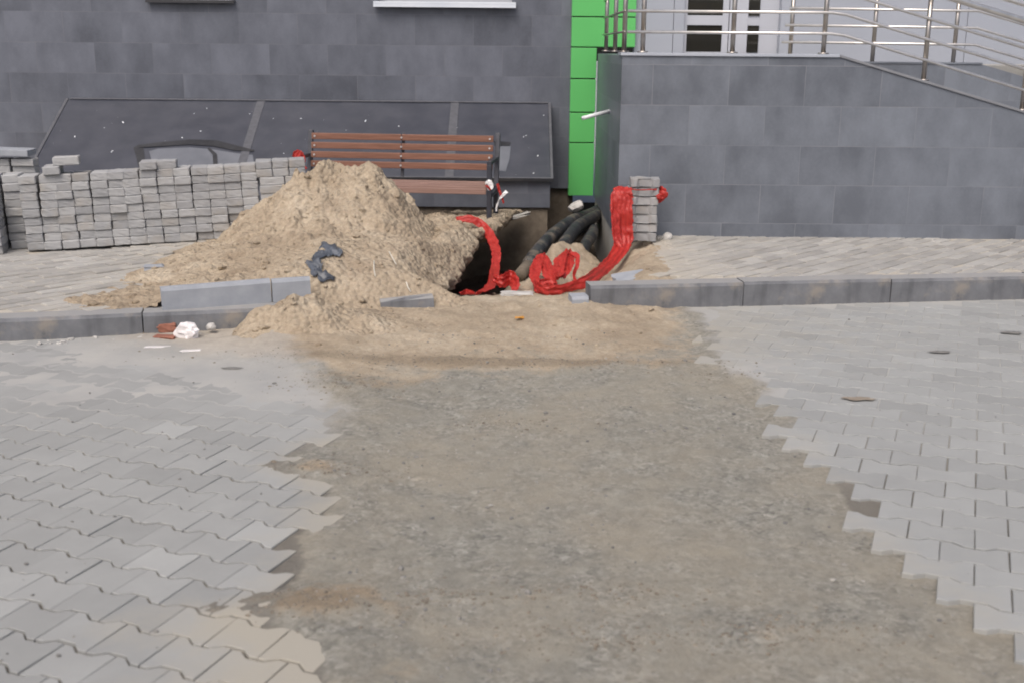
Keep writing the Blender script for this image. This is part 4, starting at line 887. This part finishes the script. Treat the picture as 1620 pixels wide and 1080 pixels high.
# ------------------------------------------------------------------ lumps and scraps
def rock(name, loc, size, mat, label=None, cat=None, seed=0, rz=0, sub=2, amp=.22, group=None, kind=None, rx=0, ry=0):
    rnd_ = random.Random(seed); bm = bmesh.new(); bmesh.ops.create_icosphere(bm, subdivisions=sub, radius=1)
    ax = [Vector([rnd_.gauss(0, 1) for _ in range(3)]).normalized() for _ in range(7)]; th = [rnd_.uniform(.55, .95) for _ in ax]
    for v in bm.verts:
        c = v.co.copy()
        for a, t in zip(ax, th):
            d_ = c.dot(a)
            if d_ > t: c -= a*(d_-t)*.9
        c *= 1+rnd_.gauss(0, amp*.25); v.co = Vector((c.x*size[0], c.y*size[1], c.z*size[2]))
    o = bmobj(name, bm, mat); o.location = loc; o.rotation_euler = (rx, ry, rz); return setp(o, label, cat, group, kind)
def slab(name, loc, size, mat, label, cat, rz=0, rx=0, ry=0, seed=0, group=None):
    rnd_ = random.Random(seed); bm = bmesh.new(); box(bm, -size[0]/2, size[0]/2, -size[1]/2, size[1]/2, -size[2]/2, size[2]/2); bmesh.ops.subdivide_edges(bm, edges=bm.edges[:], cuts=2, use_grid_fill=True)
    for v in bm.verts: v.co += Vector([rnd_.gauss(0, s*.045) for s in size])
    bmesh.ops.bevel(bm, geom=[e for e in bm.edges if len(e.link_faces) == 2 and e.calc_face_angle(0) > .9], offset=min(size)*.12, segments=1, affect='EDGES')
    o = bmobj(name, bm, mat); o.location = loc; o.rotation_euler = (rx, ry, rz); return setp(o, label, cat, group)
rock('foam_lump', wp(913, 327, 10.3)+Vector((0, 0, 0)), (.085, .09, .05), M['stone_w'], 'white foam lump stuck on the pipes beside the platform corner', 'foam', 3, ry=R(-25))
slab('flat_stone', wp(820, 465, 7.45), (.20, .10, .022), M['stone_w'], 'flat pale stone lying on the lip of the trench', 'stone', rz=.05, seed=2)
slab('broken_slab', wp(826, 345, 9.9)+Vector((-.02, 0, .02)), (.16, .14, .03), M['conc'], 'thin broken paving slab jutting out over the trench behind the bench leg', 'slab', rz=.2, rx=R(-8), ry=R(-14), seed=4)
slab('broken_slab', wp(1003, 439, 7.55)+Vector((-.02, 0, 0)), (.22, .16, .035), M['kerb_new'], 'pale broken slab lying on the sand behind the right kerb', 'slab', rz=.2, rx=R(6), ry=R(-8), seed=5)
rock('concrete_lump', wp(1056, 376, 8.86), (.045, .04, .04), M['stone_w'], 'small pale concrete lump at the foot of the lone paver pillar', 'stone', 8)
rock('concrete_lump', wp(1040, 378, 8.82), (.025, .03, .028), M['stone_g'], 'dark little stone between the paver pillar and the pale lump', 'stone', 9)
slab('slab_fragment', Vector((G(243, 421, .2).x, G(243, 421, .2).y, .19)), (.12, .10, .03), M['kerb_new'], 'small grey slab fragment lying on the left side of the sand', 'slab', rz=.3, seed=7)
# brick pieces and white bag by the left kerb
slab('brick_piece', Vector((G(266, 528, 0).x, G(266, 528, 0).y, .035)), (.10, .06, .052), M['brick'], 'broken red brick lying against the left kerb', 'brick', rz=.15, seed=8)
slab('brick_piece', Vector((G(262, 537, 0).x, G(262, 537, 0).y, .012)), (.12, .06, .022), M['brick'], 'flat red brick shard in front of the broken red brick', 'brick', rz=-.1, seed=9)
rock('crumpled_bag', Vector((G(297, 536, 0).x, G(297, 536, 0).y, .04)), (.078, .06, .055), M['white_bag'], 'crumpled white plastic bag beside the red brick at the kerb', 'bag', 11, sub=3, amp=.35)
rock('plaster_lump', Vector((G(335, 529, 0).x, G(335, 529, 0).y, .045)), (.03, .03, .025), M['stone_w'], 'pinkish white plaster lump right of the crumpled bag', 'stone', 13)
slab('paper_scrap', Vector((G(302, 556, 0).x, G(302, 556, 0).y, .006)), (.10, .03, .006), M['white_bag'], 'thin white scrap lying on the paving in front of the bag', 'scrap', rz=.2, seed=14)
slab('paper_scrap', Vector((G(250, 550, 0).x, G(250, 550, 0).y, .005)), (.13, .03, .005), M['white_bag'], 'long pale plaster smear on the paving left of the bag', 'scrap', rz=.1, seed=15)
# film rag on the heap
YQ = np.arange(6.2, 9.2, .01)
def onpile(u, v, h=0.):
    d = ray(u, v); t = YQ/d.y; xq = d.x*t; zq = d.z*t+CAM_H; hz_ = pile_h(xq, YQ)[0]; k = np.nonzero(zq <= hz_)[0]
    k = int(k[0]) if len(k) else len(YQ)-1
    return Vector((xq[k], YQ[k]-.01, zq[k]+h))
rg = empty('plastic_rag', onpile(515, 415), label='torn dark blue-grey plastic film lying on the front of the heap', cat='rag')
def drape(name, path, wpx, mat, parent, seed, hgt=.014):
    n = 22; C = catmull([Vector((u, v, 0)) for u, v in path], 6); Wd = catmull([Vector((w_, 0, 0)) for w_ in wpx], 6); m = 14; X_ = np.zeros((len(C), m+1, 3))
    for i, c in enumerate(C):
        t = (C[min(i+1, len(C)-1)]-C[max(i-1, 0)]).normalized(); pn = Vector((-t.y, t.x, 0))
        for j in range(m+1):
            q = (j/m-.5)*Wd[i].x*(1+.8*fbm(np.array([i*.6]), np.array([(j > m/2)*7.]), 1., 2, seed).item()); p = c+pn*q
            f = fbm(np.array([p.x/9.]), np.array([p.y/9.]), 1., 3, seed+4).item(); X_[i, j] = onpile(p.x, p.y)+Vector((0, -.006, .008+hgt*(abs(f)*1.6)))-parent.location
    o = grid_mesh(name, X_[..., 0], X_[..., 1], X_[..., 2], mat, parent=parent, smooth=False); so_ = o.modifiers.new('t', 'SOLIDIFY'); so_.thickness = .001
    return o
drape('sheet', ((543, 402), (532, 402), (521, 396), (510, 401), (500, 410)), (6, 15, 20, 20, 8), M['rag'], rg, 3)
drape('sheet', ((506, 412), (499, 421), (500, 430), (512, 437), (530, 443)), (10, 24, 24, 17, 6), M['rag'], rg, 5)
for i, (P_, lab) in enumerate(([((594, 440), (592, 428), (592, 415)), 'short white straw standing in the sand left of the other two'], [((616, 401), (621, 410), (627, 421)), 'bent white straw leaning in the sand, highest of three'], [((643, 449), (646, 458), (650, 464)), 'short white straw low on the heap near the broken kerb piece'])):
    pts = [onpile(u, v, .012) for u, v in P_]; bm = bmesh.new(); tube(bm, pts, .0035, 6); setp(bmobj('straw', bm, M['twig'], smooth=True), lab, 'straw', 'pale straws in the sand heap')
lf = G(822, 509, .03); bm = bmesh.new(); vs2 = [bm.verts.new((math.cos(a)*.028, math.sin(a)*.018, .006*math.sin(a*3))) for a in np.arange(0, 6.28, .7)]; bm.faces.new(vs2); o = bmobj('fallen_leaf', bm, M['leaf']); o.location = (lf.x, lf.y, .055); setp(o, 'small orange fallen leaf on the sand in front of the trench', 'leaf')
m_ = o.modifiers.new('t', 'SOLIDIFY'); m_.thickness = .001

# loose stones: one mass, uncountable
def gz(x, y): return float(ground_fields(np.array([[x]]), np.array([[y]]))[0][0, 0])
def stones(name, pts, mat, szf, seed):
    rnd_ = random.Random(seed); bm = bmesh.new(); bmesh.ops.create_icosphere(bm, subdivisions=1, radius=1); bm.verts.ensure_lookup_table()
    TV = np.array([v.co[:] for v in bm.verts]); TF = np.array([[v.index for v in f.verts] for f in bm.faces]); bm.free(); rs = np.random.RandomState(seed); V, F = [], []
    for n_, (x, y, z) in enumerate(pts):
        r = szf(rnd_); sx_, sy_, sz_ = r*rnd_.uniform(.7, 1.4), r*rnd_.uniform(.7, 1.2), r*rnd_.uniform(.4, .8); a = rnd_.random()*6.28; c, s = math.cos(a), math.sin(a)
        p = TV*np.array([sx_, sy_, sz_])*(1+rs.uniform(-.2, .2, (len(TV), 1)))
        V.append(np.stack([x+p[:, 0]*c-p[:, 1]*s, y+p[:, 0]*s+p[:, 1]*c, z+p[:, 2]+sz_*.35], 1)); F.append(TF+n_*len(TV))
    me = bpy.data.meshes.new(name); me.from_pydata(np.concatenate(V).tolist(), [], np.concatenate(F).tolist()); me.update()
    return setp(link(name, me, mat), kind='stuff')
rnd = random.Random(77); P1, P2 = [], []
N_ = 4200; xr = np.random.RandomState(4); yy = 2.3+(6.4-2.3)*xr.rand(N_)**1.3; xx = -1.0+2.5*xr.rand(N_)
zf, sf, *_r = ground_fields(xx[None, :], yy[None, :]); zf = zf[0]
lb_ = bx_at(LB, yy); rb_ = bx_at(RB, yy); ok = (xx > lb_+.03) & (xx < rb_-.03) & (fbm(xx, yy, 1.8, 3, 9) > -.25)
pts = np.stack([xx, yy, zf], 1)[ok]
stones('gravel', pts[::2], M['stone_g'], lambda r: min(.013, .0031*math.exp(r.gauss(0, .55))), 1)
stones('gravel', pts[1::3], M['stone_m'], lambda r: min(.010, .0026*math.exp(r.gauss(0, .45))), 2)
# pebbles along the left kerb foot and on the paving
pk = []
for _ in range(60):
    x = rnd.uniform(-2.6, -1.6); pk.append((x, float(kerb_y(x))-abs(rnd.gauss(0, .05))-.02, .0))
stones('pebbles', pk, M['stone_w'], lambda r: .008*math.exp(r.gauss(0, .5)), 3)
pk = [(rnd.uniform(-3, -.9), rnd.uniform(2.6, 6.0), .001) for _ in range(70)]+[(rnd.uniform(1.4, 3.8), rnd.uniform(3, 7), .001) for _ in range(50)]
stones('pebbles', [p for p in pk if p[0] < float(bx_at(LB, p[1])) or p[0] > float(bx_at(RB, p[1]))+.05], M['stone_g'], lambda r: .0035*math.exp(r.gauss(0, .5)), 4)
# clods on the heap and in the trench mouth
pk = []
cxx = xr.uniform(-2.6, -.3, 3200); cyy = xr.uniform(5.9, 9.0, 3200); hz, sdz = pile_h(cxx, cyy)
for x, y, z, s in zip(cxx, cyy, hz, sdz):
    if s > .02 and x < np.interp(y, [c[0] for c in CX], [c[1] for c in CX])-.03: pk.append((x, y, z-.004))
cl_ = stones('sand_clods', pk, M['sand'], lambda r: min(.030, .0062*math.exp(r.gauss(0, .65))), 5)
pk = []
cxx = xr.uniform(-1.1, 1.0, 500); cyy = xr.uniform(5.9, 8.9, 500); zf = ground_fields(cxx[None, :], cyy[None, :])[0][0]
for x, y, z in zip(cxx, cyy, zf):
    if z > -.2: pk.append((x, y, z-.003))
stones('sand_clods', pk, M['sand'], lambda r: min(.022, .006*math.exp(r.gauss(0, .55))), 6)
pk = []
for (cx, cy, rx, ry, br, a) in BL:
    if br < .5: continue
    for _ in range(int(700*rx*ry/.04)):
        pk.append((cx+rnd.gauss(0, rx*.6), cy+rnd.gauss(0, ry*.6)))
q_ = np.array(pk); zq_ = ground_fields(q_[None, :, 0], q_[None, :, 1])[0][0]; pk = [(a, c_, z-.002) for (a, c_), z in zip(pk, zq_)]
stones('sand_clods', pk, M['sand_dark'], lambda r: min(.009, .0026*math.exp(r.gauss(0, .5))), 7)
for k, (u, v, sx_, lab) in enumerate(((368, 584, .05, 'dark oblong mud patch on the left paving below the kerb'), (1487, 558, .06, 'dark mud smear on the right paving below the kerb'), (1358, 632, .07, 'reddish mud smear in the middle of the right paving'), (1600, 528, .06, 'dark mud streak on the right paving at the photo edge'))):
    p = G(u, v, 0); bm = bmesh.new(); rr_ = random.Random(k); vv = [bm.verts.new((math.cos(a)*sx_*rr_.uniform(.8, 1.3), math.sin(a)*sx_*.45*rr_.uniform(.7, 1.3), 0)) for a in np.arange(0, 6.28, .35)]
    q = bm.faces.new(vv); r_ = bmesh.ops.inset_region(bm, faces=[q], thickness=sx_*.12); q.normal_update()
    for v_2 in q.verts: v_2.co.z += .005
    o = bmobj('mud_patch', bm, M['mudstain'] if k == 2 else M['stone_g']); o.location = (p.x, p.y, .003); setp(o, lab, 'mud patch')
